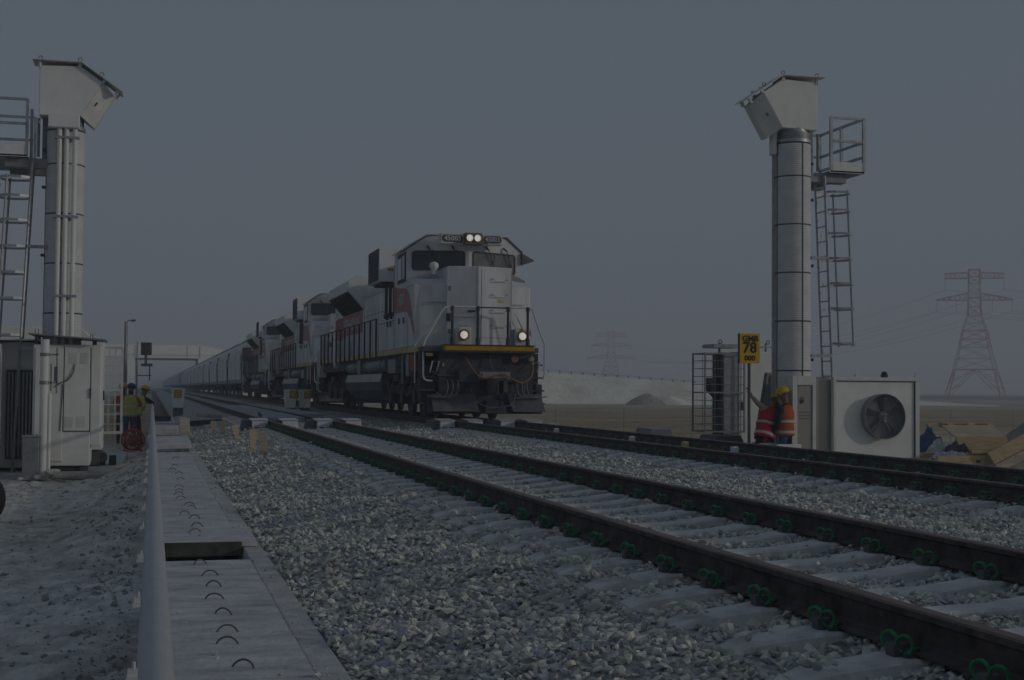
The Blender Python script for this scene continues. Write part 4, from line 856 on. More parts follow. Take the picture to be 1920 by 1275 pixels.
# ================================================================== CABINETS AND PLINTH BESIDE THE TOWER WITH CONDUITS
m = MB(); m.box(-4.2, -.56, 27.35, 36.0, -1.2, -.86); tag(m.build('concrete_plinth', 'concrete', bevel=.03), 'low concrete plinth carrying the white cabinets beside the handrail', 'plinth')
PZ = -.86
def cabinet_main():
    t = thing('equipment_cabinet', 'large white cabinet with a black handle and slanted canopy in front of the conduit tower', 'cabinet', (-1.64, 27.4, PZ))
    B = lambda n, mb, m, bev=.01, **k: mb.build(n, m, t, bev, **k)
    m = MB(); m.box(-.52, .52, 0, .9, .14, 2.42); B('housing', m, 'white', .012)
    m = MB(); m.box(.522, .70, .03, .9, .52, 2.42); B('side_compartment', m, 'white', .012)
    m = MB(); m.box(.04, .50, -.022, -.002, .80, 2.36); d = B('door', m, 'white', .006)
    m = MB(); m.box(-.48, .02, -.022, -.002, .22, 2.36); B('door', m, 'white', .006)
    m = MB(); m.box(.50, .53, -.05, -.022, 1.42, 1.60); m.build('handle', 'black', d)
    m = MB(); m.box(.018, .04, -.006, .0, .78, 2.38); m.box(.04, .5, -.006, 0, .775, .79); m.box(.5, .52, -.006, 0, .78, 2.38); B('door_gap', m, 'seam', 0)
    for cx, cz in ((.20, 2.16), (.40, 2.16), (.14, .96), (.36, .96)):
        m = MB()
        for k in range(6): m.box(cx-.07, cx+.07, -.034, -.020, cz-.09+.036*k, cz-.072+.036*k)
        m.build('louvre', 'offwhite', d)
    m = MB()
    for s in (-.40, .42): m.hull([(s-.06, .1, 0), (s+.06, .1, 0), (s+.06, .2, 0), (s-.06, .2, 0)], [(s-.09, .06, .14), (s+.09, .06, .14), (s+.09, .24, .14), (s-.09, .24, .14)])
    m.tube([(-.36, .15, .08), (.40, .15, .08)], .04, 8); B('feet', m, 'dark', .0)
    m = MB(); m.hull([(-.60, -.25, 2.60), (.78, -.25, 2.50), (.78, 1.1, 2.50), (-.60, 1.1, 2.60)], [(-.60, -.25, 2.625), (.78, -.25, 2.525), (.78, 1.1, 2.525), (-.60, 1.1, 2.625)]); B('canopy', m, 'galvdk', 0)
    for px, z in ((-.48, 2.60), (.56, 2.515)):
        for py in (.05, .8):
            m = MB(); m.tube([(px, py, 2.42), (px, py, z)], .03, 6); B('canopy_post', m, 'dark', 0)
    for px, z in ((-.50, 2.62), (-.44, 2.62), (.50, 2.54), (.54, 2.54)):
        m = MB(); m.tube([(px, .0, z), (px, .0, z+.09)], .010, 5); B('bolt', m, 'galvdk', 0)
    m = MB(); m.tube(bspline([(.22, -.03, 2.05), (.20, -.05, 1.9), (.10, -.05, 1.75), (-.02, -.05, 1.70), (-.12, -.04, 1.62)]), .012, 5); m.tube([(.02, -.03, 1.68), (-.02, -.03, .80)], .012, 5); B('cable', m, 'hose', 0)
cabinet_main()
t = thing('cable_pole', 'white vertical pipe post with clamps in front of the large white cabinet', 'post', (-1.93, 27.05, PZ))
MB().tube([(0, 0, -.1), (0, 0, 2.50)], .078, 16).build('pole', 'white', t, smooth=True)
MB().tube([(.10, -.02, -.05), (.10, -.02, .2), (.10, -.02, 1.50)], .035, 10).build('conduit', 'white', t, smooth=True)
for z in (1.70, 2.22):
    m = MB(); m.lathe([(.08, z-.03), (.09, z-.03), (.09, z+.03), (.08, z+.03)], 16); m.box(.08, .24, -.02, .02, z-.015, z+.015); m.build('clamp', 'galvdk', t)
m = MB(); m.box(.20, .225, -.02, .02, 1.5, 2.35); m.box(.10, .125, -.02, .02, 1.55, 2.05); m.build('bracket_strip', 'galvdk', t)
m = MB(); m.box(.17, .23, -.03, .03, 1.72, 2.0); m.build('junction', 'dark', t)
t = thing('side_cabinet', 'narrow white cabinet standing between the large cabinet and the mesh cage', 'cabinet', (-1.14, 29.6, PZ))
m = MB(); m.box(-.20, .16, 0, 1.2, .34, 2.56); m.build('housing', 'white', t, .012); m = MB(); m.box(-.15, .12, .1, 1.1, -.0, .34); m.build('pedestal', 'dark', t)
m = MB(); m.box(.155, .19, .25, .35, 1.35, 1.55); m.build('handle', 'black', t)
def cage(name, label, loc, w, d, z0, z1, nx, nz, mm, rz=0):
    t = thing(name, label, 'cage', loc, rz)
    for cx in (0, w):
        for cy in (0, d): MB().box(cx-.016, cx+.016, cy-.016, cy+.016, z0, z1).build('post', mm, t)
    for z in (z0+.02, z1-.02, (z0+z1)/2): 
        m = MB(); m.box(0, w, -.012, .012, z-.016, z+.016); m.box(0, w, d-.012, d+.012, z-.016, z+.016); m.box(-.012, .012, 0, d, z-.016, z+.016); m.box(w-.012, w+.012, 0, d, z-.016, z+.016); m.build('rail', mm, t)
    for k in range(1, nz):
        z = z0+(z1-z0)*k/nz; m = MB(); m.tube([(0, 0, z), (w, 0, z), (w, d, z), (0, d, z)], .006, 4, closed=True); m.build('hoop_wire', mm, t)
    for k in range(1, nx):
        x = w*k/nx; m = MB(); m.tube([(x, 0, z0), (x, 0, z1)], .006, 4); m.tube([(x, d, z0), (x, d, z1)], .006, 4); m.build('upright_wire', mm, t)
    return t
cage('mesh_cage', 'white wire mesh cage beside the narrow white cabinet and the workers', (-1.02, 30.2, 0), .40, .9, -.22, 1.62, 3, 9, 'wire')
t = thing('louvred_kiosk', 'white kiosk with a dark slatted door at the edge of the plinth', 'kiosk', (-2.78, 27.7, PZ))
m = MB(); m.box(-1.2, -.06, .2, 2.6, .06, 2.50); m.box(-.06, .95, .55, 2.6, .06, 2.48); m.build('housing', 'white', t, .012)
m = MB(); m.box(-1.2, .03, -.4, .19, .48, 2.42); m.build('front_cabinet', 'white', t, .012)
m = MB(); m.box(.08, .55, .46, .545, .24, 1.94); dr = m.build('slatted_door', 'dark', t)
for k in range(7): MB().box(.11+.065*k, .145+.065*k, .42, .458, .28, 1.90).build('slat', 'galvdk', dr)
m = MB(); m.box(-1.2, .95, .2, 2.6, 2.505, 2.53); m.build('roof', 'offwhite', t)
m = MB(); m.box(-1.1, -.1, -.3, .1, .2, .44); m.build('dark_plinth', 'dark', t)  # dark block set back beneath the front cabinet
t = thing('junction_box', 'small grey floor box with a lid beside the white pole and slatted door', 'box', (-2.14, 26.9, PZ))
m = MB(); m.box(-.145, .145, 0, .3, -.1, .70); m.build('body', 'galvdk', t, .01)
m = MB(); m.box(-.16, .16, -.02, .32, .70, .725); m.build('lid', 'galv', t, .005)
for x in (-.08, .02, .1): MB().tube(arc((x, .1, .725), .02, 0, 180, 6, 'xz'), .006, 4).build('lug', 'galvdk', t)
for i, (x, y, r, lab) in enumerate(((-1.73, 26.86, .20, 'large white lump of chalky rubble at the foot of the white pole'), (-2.0, 26.9, .09, 'small pale lump of rubble beside the white pole'), (-1.56, 26.78, .10, 'pale chunk lying against the white rubble lump'), (-2.3, 26.75, .06, 'small white chunk in front of the grey floor box'))):
    V, F = rock(60+i, 26); me = bpy.data.meshes.new('rubble_lump'); me.from_pydata((V*r).tolist(), [], F.tolist()); me.materials.append(M['chalk']); o = link('rubble_lump', me, None, 0, (x, y, GZ+r*.55)); tag(o, lab, 'rubble')
m = MB(); m.lathe([(.0, -.5), (.07, -.5), (.085, -.1), (.09, .3), (.06, .55), (0, .56)], 12, (0, 0, 0), 'x'); o = m.build('sandbag', 'mound', smooth=True, loc=(-1.22, 26.62, GZ+.09), rot=(0, .03, .08)); tag(o, 'long dusty roll lying on the dirt beside the white rubble', 'roll')
m = MB(); tp = []
for a in range(0, 360, 15): tp.append((0, .27*math.cos(R_(a)), .27*math.sin(R_(a))))
m.tube(tp, .085, 10, closed=True); o = m.build('tyre', 'rubber', smooth=True, loc=(-2.06, 18.3, GZ+.33), rot=(0, 0, R_(70))); tag(o, 'black tyre standing on the dirt at the edge of the view', 'tyre')
t = thing('pump_unit', 'small dark pump standing on the plinth behind the large white cabinet', 'pump', (-1.02, 30.2, PZ)); MB().lathe([(0, -.2), (.12, -.2), (.14, -.1), (.14, .15), (0, .2)], 14, (0, 0, .16), 'y').build('motor', 'dark', t, smooth=True); MB().box(-.1, .1, -.2, .2, 0, .06).build('base', 'rust', t); MB().box(.18, .32, -.1, .15, 0, .2).build('control_box', 'black', t)

# cable reel
t = thing('cable_reel', 'red steel cable reel standing on the ground behind the handrail near the workers', 'reel', (-.47, 38.6, GZ), R_(14))
for s in (-.14, .14):
    fl = MB().tube([(.27*math.cos(R_(a)), s, .30+.27*math.sin(R_(a))) for a in range(0, 360, 18)], .022, 6, closed=True).build('flange', 'reelred', t, smooth=True)
    for a in range(0, 360, 45): MB().tube([(.06*math.cos(R_(a)), s, .30+.06*math.sin(R_(a))), (.26*math.cos(R_(a)), s, .30+.26*math.sin(R_(a)))], .010, 5).build('spoke', 'reelred', fl)
MB().lathe([(.11, -.13), (.18, -.12), (.18, .12), (.11, .13)], 20, (0, 0, .30), 'y').build('cable_winding', 'orangehose', t, smooth=True)
m = MB(); m.tube([(-.2, -.22, 0), (0, -.2, .30), (.2, -.22, 0)], .018, 5); m.tube([(-.2, .22, 0), (0, .2, .30), (.2, .22, 0)], .018, 5); m.tube([(-.2, -.22, .02), (-.2, .22, .02)], .018, 5); m.tube([(.2, -.22, .02), (.2, .22, .02)], .018, 5); m.tube([(0, -.22, .3), (0, .22, .3)], .018, 5); m.build('stand', 'reelred', t)
m = MB(); m.tube([(0, 0, .56), (0, 0, .66), (.07, 0, .70)], .018, 5); m.build('handle', 'reelred', t)

# ================================================================== FAN HOUSING SIDE
def fan_group():
    FX, FY = 13.08, 25.0
    t = thing('fan_housing', 'big white fan housing with a round shrouded fan beside the ladder tower', 'fan housing', (FX, FY, GZ))
    B = lambda n, mb, m, bev=.008, **k: mb.build(n, m, t, bev, **k)
    W = 1.84; z0, z1 = .40, 2.01
    m = MB(); m.box(0, W, .02, 1.1, z0-.0, z1-.03); B('housing', m, 'white', .008)
    m = MB(); m.box(.02, W+.02, .02, 1.1, -.1, z0-.006); B('base', m, 'offwhite', .01)
    fr = MB(); fr.box(-.02, W+.04, -.02, .02, z1-.05, z1+.02); fr.box(-.02, .04, -.02, .02, z0, z1-.05); fr.box(W-.05, W+.04, -.02, .02, -.05, z1-.05); fr.box(.04, W-.05, -.02, .02, z0-.05, z0+.012); B('frame', fr, 'offwhite', .005)
    m = MB(); m.box(.04, W-.05, -.004, .0195, z1-.066, z1-.056); m.box(.04, W-.05, -.004, .0195, z0+.014, z0+.022); m.box(W-.066, W-.056, -.004, .0195, z0+.03, z1-.07); m.box(0, W, -.021, -.018, z0-.062, z0-.054); B('panel_gap', m, 'seam', 0)
    cx, cz, r = 1.03, 1.255, .445
    m = MB(); n = 40
    m.lathe([(r, .02), (r, -.16), (r+.012, -.17), (r-.004, -.175), (r-.012, -.16), (r-.012, .01)], n, (cx, 0, cz), 'y'); sh = B('fan_shroud', m, 'galvdk', 0, smooth=True)
    m = MB(); m.lathe([(r-.012, .016), (.0, .014)], n, (cx, 0, cz), 'y'); m.build('fan_backing', 'black', sh)
    for k in range(5):
        a = R_(72*k+20); vs = []
        for q, (rr, w, dy) in enumerate(((.09, .05, 0), (.2, .11, .0), (.40, .15, .0))):
            for sg in (-1, 1): b = a+sg*w/max(rr, .12)*.5; vs.append((cx+rr*math.cos(b), -.03+sg*.03, cz+rr*math.sin(b)))
        MB().add(vs, [(0, 1, 3, 2), (2, 3, 5, 4)]).build('fan_blade', 'dark', sh)
    m = MB(); m.lathe([(.10, 0), (.10, -.07), (.06, -.10), (0, -.105)], 16, (cx, 0, cz), 'y'); m.build('fan_hub', 'galvdk', sh, smooth=True)
    m = MB(); m.box(cx-.07, cx+.08, -.118, -.108, cz+.03, cz+.06); m.box(cx+.0, cx+.05, -.118, -.108, cz-.11, cz-.02); m.build('hub_plate', 'lettering', sh)
    for k in range(1, 15):
        rr = r*k/15; m = MB(); m.tube([(cx+rr*math.cos(R_(a)), -.135, cz+rr*math.sin(R_(a))) for a in range(0, 360, 12)], .0035, 4, closed=True); m.build('guard_ring', 'galvdk', sh)
    for a in range(0, 180, 45):
        m = MB(); m.tube([(cx-r*math.cos(R_(a)), -.13, cz-r*math.sin(R_(a))), (cx+r*math.cos(R_(a)), -.13, cz+r*math.sin(R_(a)))], .005, 4); m.build('guard_bar', 'galvdk', sh)
    m = MB(); m.lathe([(.07, 0), (.07, .05), (.05, .11), (0, .125)], 14, (1.16, .1, z1+.02)); B('beacon', m, 'black', 0, smooth=True)
    for x in (W-.01, .0):
        m = MB(); m.box(x-.035, x+.035, .0, .03, z1+.02, z1+.13); m.tube(arc((x, .015, z1+.10), .018, 0, 360, 8, 'xz')[:-1], .004, 4, closed=True); B('lifting_lug', m, 'offwhite', 0)
    for x, z in ((.45, z1+.03), (.95, z0-.06)):
        m = MB(); m.tube([(x, -.03, z), (x, -.03, z+.05)], .02, 6); B('fitting', m, 'lettering', 0)
    m = MB(); m.tube([(.97, -.02, z0-.04), (.97, -.02, .02)], .015, 5); B('drain_pipe', m, 'offwhite', 0)
    # stainless side compartment
    t2 = thing('stainless_cabinet', 'dull stainless steel cabinet wedged between the control cabinet and fan housing', 'cabinet', (12.62, 25.12, GZ))
    m = MB(); m.box(.02, .435, 0, .9, 0, 2.03); m.build('housing', 'stainless', t2, .006); m = MB(); m.box(.02, .435, -.004, -.0005, .42, .43); m.build('panel_gap', 'seam', t2); m = MB(); m.box(.0, .02, -.03, .4, 0, 2.03); m.build('edge_strip', 'galv', t2)
    # control cabinet
    t3 = thing('control_cabinet', 'tall pale control cabinet with a sunken steel door hiding part of a worker', 'cabinet', (12.11, 24.85, GZ))
    m = MB(); m.box(0, .10, 0, .6, 0, 2.04); m.box(.43, .50, 0, .6, 0, 2.04); m.box(.10, .43, 0, .6, 1.86, 2.04); m.box(.10, .43, .06, .6, 0, 1.86); m.build('housing', 'offwhite', t3, .006)
    m = MB(); m.box(.105, .425, .03, .058, .02, 1.85); d = m.build('door', 'stainless', t3, .004)
    m = MB(); m.box(.17, .25, .022, .029, 1.60, 1.62); m.box(.17, .25, .015, .029, 1.52, 1.585); m.build('switch', 'black', d); m = MB(); m.lathe([(.03, 0), (.03, -.015), (0, -.018)], 12, (.21, .028, 1.53), 'y'); m.build('knob', 'dark', d)
    m = MB()
    for r_ in range(3):
        for c in range(5): m.box(.16+.045*c, .185+.045*c, .024, .0295, 1.20+.06*r_, 1.215+.06*r_)
    m.build('button_row', 'dark', d)
    m = MB(); m.tube(arc((.13, .028, 1.80), .03, 60, 300, 8, 'xz'), .006, 4); m.build('cable', 'black', d)
    m = MB(); m.box(-.012, .012, -.01, .02, .72, .92); m.build('white_tag', 'lettering', t3)
fan_group()
t = thing('white_cabinet', 'white cabinet with a flat roof plate standing behind the yellow kilometre sign', 'cabinet', (12.46, 28.2, GZ))
m = MB(); m.box(0, 1.0, .0, .5, .5, 2.6); m.box(-.0, .98, .05, .45, 0, .49); m.build('housing', 'white', t, .012); m = MB(); m.box(-.36, -.002, .02, .5, .46, 2.58); m.build('side_compartment', 'galv', t, .01)
m = MB(); m.box(-.41, -.362, .02, .5, .5, 2.58); m.build('door_edge', 'black', t); m = MB(); m.box(.06, .10, -.03, -.001, 1.32, 1.50); m.build('handle', 'black', t)
m = MB(); m.box(.04, .05, -.003, .0, .52, 2.58); m.box(.05, .97, -.003, 0, .54, .55); m.build('door_gap', 'seam', t)
m = MB(); m.box(-.62, .04, -.05, .6, 2.68, 2.76); m.build('roof_plate', 'galv', t); m = MB(); m.box(.5, 1.3, .2, .25, 2.70, 2.73); m.build('roof_bar', 'galv', t); m = MB()
for x in (-.36, .75): m.tube([(x, .25, 2.58), (x, .25, 2.8)], .025, 6)
m.build('roof_post', 'galvdk', t)
for x in (-.36, .78): MB().tube(arc((x, .2, 2.82), .04, 0, 360, 10, 'xz')[:-1], .01, 4, closed=True).build('lifting_eye', 'dark', t)
m = MB(); m.hull([(-.62, .1, 1.75), (-.42, .1, 1.55), (-.42, .4, 1.55), (-.62, .4, 1.75)], [(-.64, .1, 2.02), (-.42, .1, 2.02), (-.42, .4, 2.02), (-.64, .4, 2.02)]); m.build('vent_hood', 'black', t)
cage('mesh_cage', 'grey wire mesh cage attached in front of the white cabinet with the roof plate', (11.62, 28.1, 0), .92, .7, -.12, 1.62, 4, 10, 'galvdk')
# leaning door panel
t = thing('leaning_panel', 'dark steel panel leaning against the white cabinet beside the workers', 'panel', (12.08, 26.4, GZ), 0)
m = MB(); m.hull([(-.14, -.35, .98), (.12, -.35, .98), (.12, -.31, .98), (-.14, -.31, .98)], [(.17, -.08, 2.12), (.37, -.08, 2.12), (.37, -.04, 2.12), (.17, -.04, 2.12)]); m.build('sheet', 'galvdk', t)
m = MB(); m.hull([(-.18, -.37, .97), (-.14, -.37, .97), (-.14, -.30, .97), (-.18, -.30, .97)], [(.14, -.10, 2.12), (.17, -.10, 2.12), (.17, -.03, 2.12), (.14, -.03, 2.12)]); m.build('edge_flange', 'dark', t); m = MB(); m.box(-.18, .13, -.38, -.28, .92, .978); m.build('base_flange', 'dark', t)
m = MB(); m.box(-.05, .1, -.34, -.1, 0, .918); m.build('stand', 'dark', t)
m = MB(); m.hull([(.14, -.30, 1.3), (.40, -.30, 1.3), (.40, -.1, 1.3), (.14, -.1, 1.3)], [(.24, -.14, 2.08), (.42, -.14, 2.08), (.42, -.02, 2.08), (.24, -.02, 2.08)]); o = m.build('canvas_cover', 'beige', t, .03)
# kilometre sign
t = thing('kilometre_sign', 'yellow sign reading GMB 78 000 on a dark post by the outer rail', 'sign', (11.28, 25.0, GZ))
m = MB(); m.tube([(0, .05, -.1), (0, .05, 2.72)], .032, 8); m.build('post', 'dark', t, smooth=True)
m = MB(); m.box(-.225, .20, -.01, .03, 2.28, 2.86); pn = m.build('sign_panel', 'signyel', t, .004); m = MB(); m.box(-.232, -.226, -.02, .07, 2.28, 2.86); m.build('panel_edge', 'dark', t)
text('lettering', 'GMB', .155, pn, (-.005, -.013, 2.755), (R_(90), 0, 0), 'blackletter', off=.005, sx=1.05); text('lettering', '78', .30, pn, (-.012, -.013, 2.575), (R_(90), 0, 0), 'blackletter', off=.007); text('lettering', '000', .14, pn, (-.012, -.013, 2.375), (R_(90), 0, 0), 'blackletter', off=.0045, sx=1.08)

# pallets, tarpaulin, sheeting
def boards(t, name, mm, specs):
    for x0, x1, y0, y1, z0, z1 in specs: MB().box(x0, x1, y0, y1, z0, z1).build(name, mm, t, .005)
t = thing('timber_crate', 'low open timber crate holding torn plastic sheet by the outer rail', 'crate', (14.85, 24.15, GZ), R_(1))
boards(t, 'board', 'wood', [(0, 1.15, 0, .05, .02, .50), (0, 1.15, 1.0, 1.05, .34, .52), (1.02, 1.10, .06, .99, .1, .46), (0.02, .08, .06, .99, .1, .42)]); boards(t, 'slat', 'wood', [(.0, 1.15, .10+.2*k, .26+.2*k, .26, .29) for k in range(4)])
k = MB(); k.box(.86, .96, -.004, -.0005, .36, .42); k.build('knot', 'dark', t)
t = thing('timber_pallet', 'slatted timber pallet resting tilted on a crate furthest back behind the tarpaulin', 'pallet', (16.1, 25.4, GZ), R_(3))
boards(t, 'board', 'wood', [(-.05, 1.2, 0, .04, .48, .82)]); boards(t, 'block', 'wood', [(-.05+.5*q, .12+.5*q, 1.0, 1.06, 1.0, 1.08) for q in range(4)])
for q in range(6):
    y0 = .05+.165*q; z0_ = .83+.035*q; k = MB(); k.hull([(-.05+.06*q, y0, z0_), (1.2+.06*q, y0, z0_), (1.2+.07*q, y0+.15, z0_+.03), (-.05+.07*q, y0+.15, z0_+.03)], [(-.05+.06*q, y0, z0_+.02), (1.2+.06*q, y0, z0_+.02), (1.2+.07*q, y0+.15, z0_+.05), (-.05+.07*q, y0+.15, z0_+.05)]); k.build('slat', 'plank', t)
k = MB(); k.box(.3, 1.62, 1.07, 1.12, 1.0, 1.07); k.box(.3, 1.62, 1.0, 1.12, 1.075, 1.10); k.build('runner', 'wood', t); k = MB(); k.box(-.05, 1.2, .045, .9, 0, .47); k.build('crate_base', 'wood', t)
t = thing('timber_crate', 'wide timber crate side with dark nail rows leaning up on the crates', 'crate side', (16.02, 24.0, GZ), R_(2))
k = MB(); k.hull([(0, 0, .34), (2.0, 0, 1.22), (2.0, .06, 1.22), (0, .06, .34)], [(-.16, .0, .56), (1.85, .0, 1.46), (1.85, .06, 1.46), (-.16, .06, .56)]); k.build('board', 'wood', t, .006)
k = MB(); k.hull([(.08, -.03, .19), (2.1, -.03, 1.0), (2.1, .02, 1.0), (.08, .02, .19)], [(.0, -.03, .33), (2.0, -.03, 1.21), (2.0, .02, 1.21), (.0, .02, .33)]); k.build('board', 'plank', t, .004)
k = MB(); k.hull([(.2, .07, .0), (2.2, .07, .0), (2.2, .9, .0), (.2, .9, .0)], [(.2, .07, .2), (2.2, .07, 1.0), (2.2, .9, .95), (.2, .9, .15)]); k.build('crate_body', 'mound', t)
for u in (.10, .45, .85, 1.25, 1.65):
    k = MB()
    for z in (.03, .07, .11): k.box(u-.006, u+.006, -.036, -.0305, .21+u*.41+z, .222+u*.41+z)
    k.build('nail_row', 'dark', t)
heap('spoil_heap', 'mound', (28.2, 40, 0), 1.3, 1.1, .95, 11.)
def crumpled(name, m, c, sx, sy, h, seed, label, cat):
    nx, ny = 26, 22; k = MB(); vs = []; fs = []
    for j in range(ny):
        for i in range(nx):
            u, v = i/(nx-1)*2-1, j/(ny-1)*2-1; e = max(0, 1-(u*u*.9+v*v*.9)); n1 = noise.noise(Vector((u*2.3+seed, v*2.3, 1))); n2 = abs(noise.noise(Vector((u*5, v*5+seed, 4))))
            vs.append((c[0]+u*sx+.06*n1, c[1]+v*sy+.06*n2, c[2]+h*(e**.7)*(.75+.6*n1)+.10*n2-.05))
    for j in range(ny-1):
        for i in range(nx-1): fs.append((j*nx+i, j*nx+i+1, (j+1)*nx+i+1, (j+1)*nx+i))
    k.add(vs, fs); o = k.build(name, m, smooth=False); md = o.modifiers.new('thick', 'SOLIDIFY'); md.thickness = .006; return tag(o, label, cat)
crumpled('blue_tarpaulin', 'tarp', (15.72, 25.9, GZ+.45), .27, .35, .66, 3., 'crumpled blue tarpaulin heaped against the fan housing', 'tarpaulin')
crumpled('plastic_sheet', 'sheet', (15.62, 25.35, GZ+.25), .36, .32, .62, 9., 'crumpled pale plastic sheet spilling in front of the blue tarpaulin', 'plastic sheet')
crumpled('plastic_sheet', 'sheet', (15.5, 24.65, GZ+.40), .44, .36, .24, 14., 'torn pale plastic sheet lying inside the low timber crate', 'plastic sheet')
crumpled('dark_cloth', 'black', (15.72, 24.85, GZ+.58), .26, .12, .2, 21., 'black cloth strip lying on the torn plastic sheet', 'cloth')
# low concrete pieces and steel behind the outer rail
def wedge(name, mm, x, y, w, d, h, label, cat, sl=.5):
    k = MB(); k.prism([(0, 0), (w, 0), (w-sl*.5, h), (sl*.5, h)], 'y', 0, d); return tag(k.build(name, mm, bevel=.01, loc=(x, y, -.62), rot=(0, 0, R_(-3))), label, cat)
wedge('concrete_channel', 'galvdk', 11.0, 30.2, .82, 1.2, .52, 'pale concrete channel piece lying beyond the outer rail', 'concrete piece', .35)
wedge('steel_trough', 'dark', 11.35, 27.3, .95, 1.0, .46, 'dark steel trough lying between the concrete channel and the mesh cage', 'steel trough', .4)
wedge('concrete_block', 'concrete', 10.9, 38., .35, .4, .44, 'small concrete block standing alone on the sand beyond the outer rail', 'block', .02)
m = MB(); m.box(0, .5, 0, .4, 0, .18); tag(m.build('concrete_block', 'white', loc=(11.75, 24.75, -.42)), 'white block lying at the feet of the red vested worker', 'block')
m = MB(); m.box(0, .3, 0, .4, 0, .2); tag(m.build('concrete_block', 'mound', loc=(11.45, 24.9, -.42)), 'rough grey block beside the white block near the sign post', 'block')
for x, y, mm, lab in ((8.50, 28.9, 'boxwhite', 'small white sensor inside the occupied track, closest to the train'), (8.50, 24.0, 'boxwhite', 'small white sensor inside the occupied track, next to the yellow one'), (8.50, 21.4, 'sill', 'small dull yellow sensor inside the occupied track'), (8.50, 19.4, 'boxwhite', 'small white sensor inside the occupied track, past the yellow one and farthest from the train')):
    t = thing('track_sensor', lab, 'sensor', (x, y, -.15)); m = MB(); m.box(-.05, .05, -.06, .06, .0, .10); m.build('body', mm, t, .015); m = MB(); m.box(-.03, .14, -.025, .025, -.02, .0); m.build('clamp', 'dark', t)

# ================================================================== TRACK DETECTORS, CROSSING, MARKERS, STAKES
def detector(x, y, label):
    t = thing('axle_detector', label, 'detector', (x, y, -.20), 0, 'white detector boxes beside the rails')
    m = MB(); m.hull([(-.10, 0, 0), (.29, .02, 0), (.29, .75, 0), (-.10, .75, 0)], [(-.09, .01, .20), (.28, .03, .205), (.28, .73, .235), (-.09, .73, .23)]); m.build('housing', 'boxwhite', t, .012)
    m = MB(); m.hull([(-.33, .16, -.02), (-.105, .012, -.02), (-.105, .75, -.02), (-.33, .75, -.02)], [(-.29, .2, .205), (-.105, .03, .21), (-.105, .73, .225), (-.29, .73, .22)]); m.build('dark_flank', 'dark', t, .01)
    for px in (-.02, .14):
        m = MB(); m.box(px, px+.09, -.006, .03, .03, .055); m.build('slot', 'black', t)
    m = MB(); m.hull([(-.12, -.01, .207), (.30, .01, .212), (.30, .78, .242), (-.12, .78, .238)], [(-.12, -.01, .215), (.30, .01, .22), (.30, .78, .25), (-.12, .78, .246)]); m.build('lid', 'boxwhite', t)
    m = MB(); m.box(-.32, .29, .02, .8, -.03, -.005); m.build('base_plate', 'dark', t)
for base, rn in ((C1, 'empty track'), (C2, 'occupied track')):
    for x, w in ((base-1.10, 'outside the first rail'), (base-.40, 'just inside the first rail'), (base+.42, 'just inside the second rail'), (base+1.10, 'outside the second rail')):
        detector(x, 33.0 if base == C1 else 33.1, f'white axle detector box {w} of the {rn}')
t = thing('track_crossing', 'pale concrete crossing panels laid between the rails of the empty track', 'crossing', (0, 0, 0))
for r_, (x0, x1) in enumerate(((2.85, 3.44), (3.46, 4.10), (4.40, 5.2))):
    for k in range(11):
        if r_ == 2 and k < 2: continue
        m = MB(); y = 38.5+2.4*k; m.box(x0, x1, y, y+2.38, -.2, -.035+.006*((k*7+r_*3) % 3)); m.build('panel', 'panelc', t, .01)
for k in range(9):
    m = MB(); m.tube([(2.86+.02*k, 37.9+.4*k, -.05), (2.86+.02*k, 37.9+.4*k, .06)], .02, 5); m.build('lifting_stub', 'dark', t)
def marker(x, y, dx, label):
    t = thing('marker_post', label, 'marker post', (x, y, -.24), 0, 'white marker posts with yellow plates')
    m = MB(); m.hull([(-.22, 0, .16), (.20, 0, .16), (.20, .3, .16), (-.22, .3, .16)], [(-.28, 0, .94), (.26, 0, .94), (.26, .3, .94), (-.28, .3, .94)]); m.build('post', 'white', t, .01)
    m = MB(); m.box(-.2, .2, .02, .28, -.2, .16); m.build('stub', 'dark', t); m = MB(); m.box(dx-.15, dx+.16, -.012, .0, .56, .90); pl = m.build('plate', 'yellow', t)
    for z in (.62, .71, .80): m = MB(); m.box(dx-.09, dx+.09, -.015, -.0125, z, z+.045); m.build('marking', 'sill', pl)
marker(1.05, 58.5, -.02, 'white marker post with yellow plate standing on the ballast beside the empty track')
marker(5.72, 59.5, .10, 'white marker post with yellow plate between the tracks, closer to the empty track')
marker(6.36, 59.7, .10, 'white marker post with yellow plate between the tracks, closer to the train')
for x, y, h, tl, lab in ((1.60, 23.0, .40, .10, 'tallest wooden stake, standing second closest in the line of stakes'), (1.76, 22.3, .37, -.12, 'pale wooden stake closest to the camera in the line of stakes'), (1.62, 27.2, .36, -.18, 'wooden stake in the middle of the line of stakes'), (1.56, 31.5, .34, -.05, 'wooden stake second furthest in the line of stakes'), (1.46, 34.4, .32, .06, 'wooden stake furthest off, beside the dark beam')):
    m = MB(); z = float(bz(np.array([x]), np.array([y]))[0]); m.hull([(-.012, -.012, -.08), (.012, -.012, -.08), (.012, .012, -.08), (-.012, .012, -.08)], [(-.085, -.014, h*.75), (.055, -.014, h*.75), (.055, .014, h*.75), (-.085, .014, h*.75)])
    m.hull([(-.085, -.014, h*.75), (.055, -.014, h*.75), (.055, .014, h*.75), (-.085, .014, h*.75)], [(-.085, -.014, h), (.06, -.014, h), (.06, .014, h), (-.085, .014, h)])
    tag(m.build('wooden_stake', 'plank', bevel=.003, loc=(x, y, z), rot=(rng.uniform(-.1, .1), tl, rng.uniform(-.3, .3))), lab, 'stake', 'wooden stakes in the ballast shoulder')

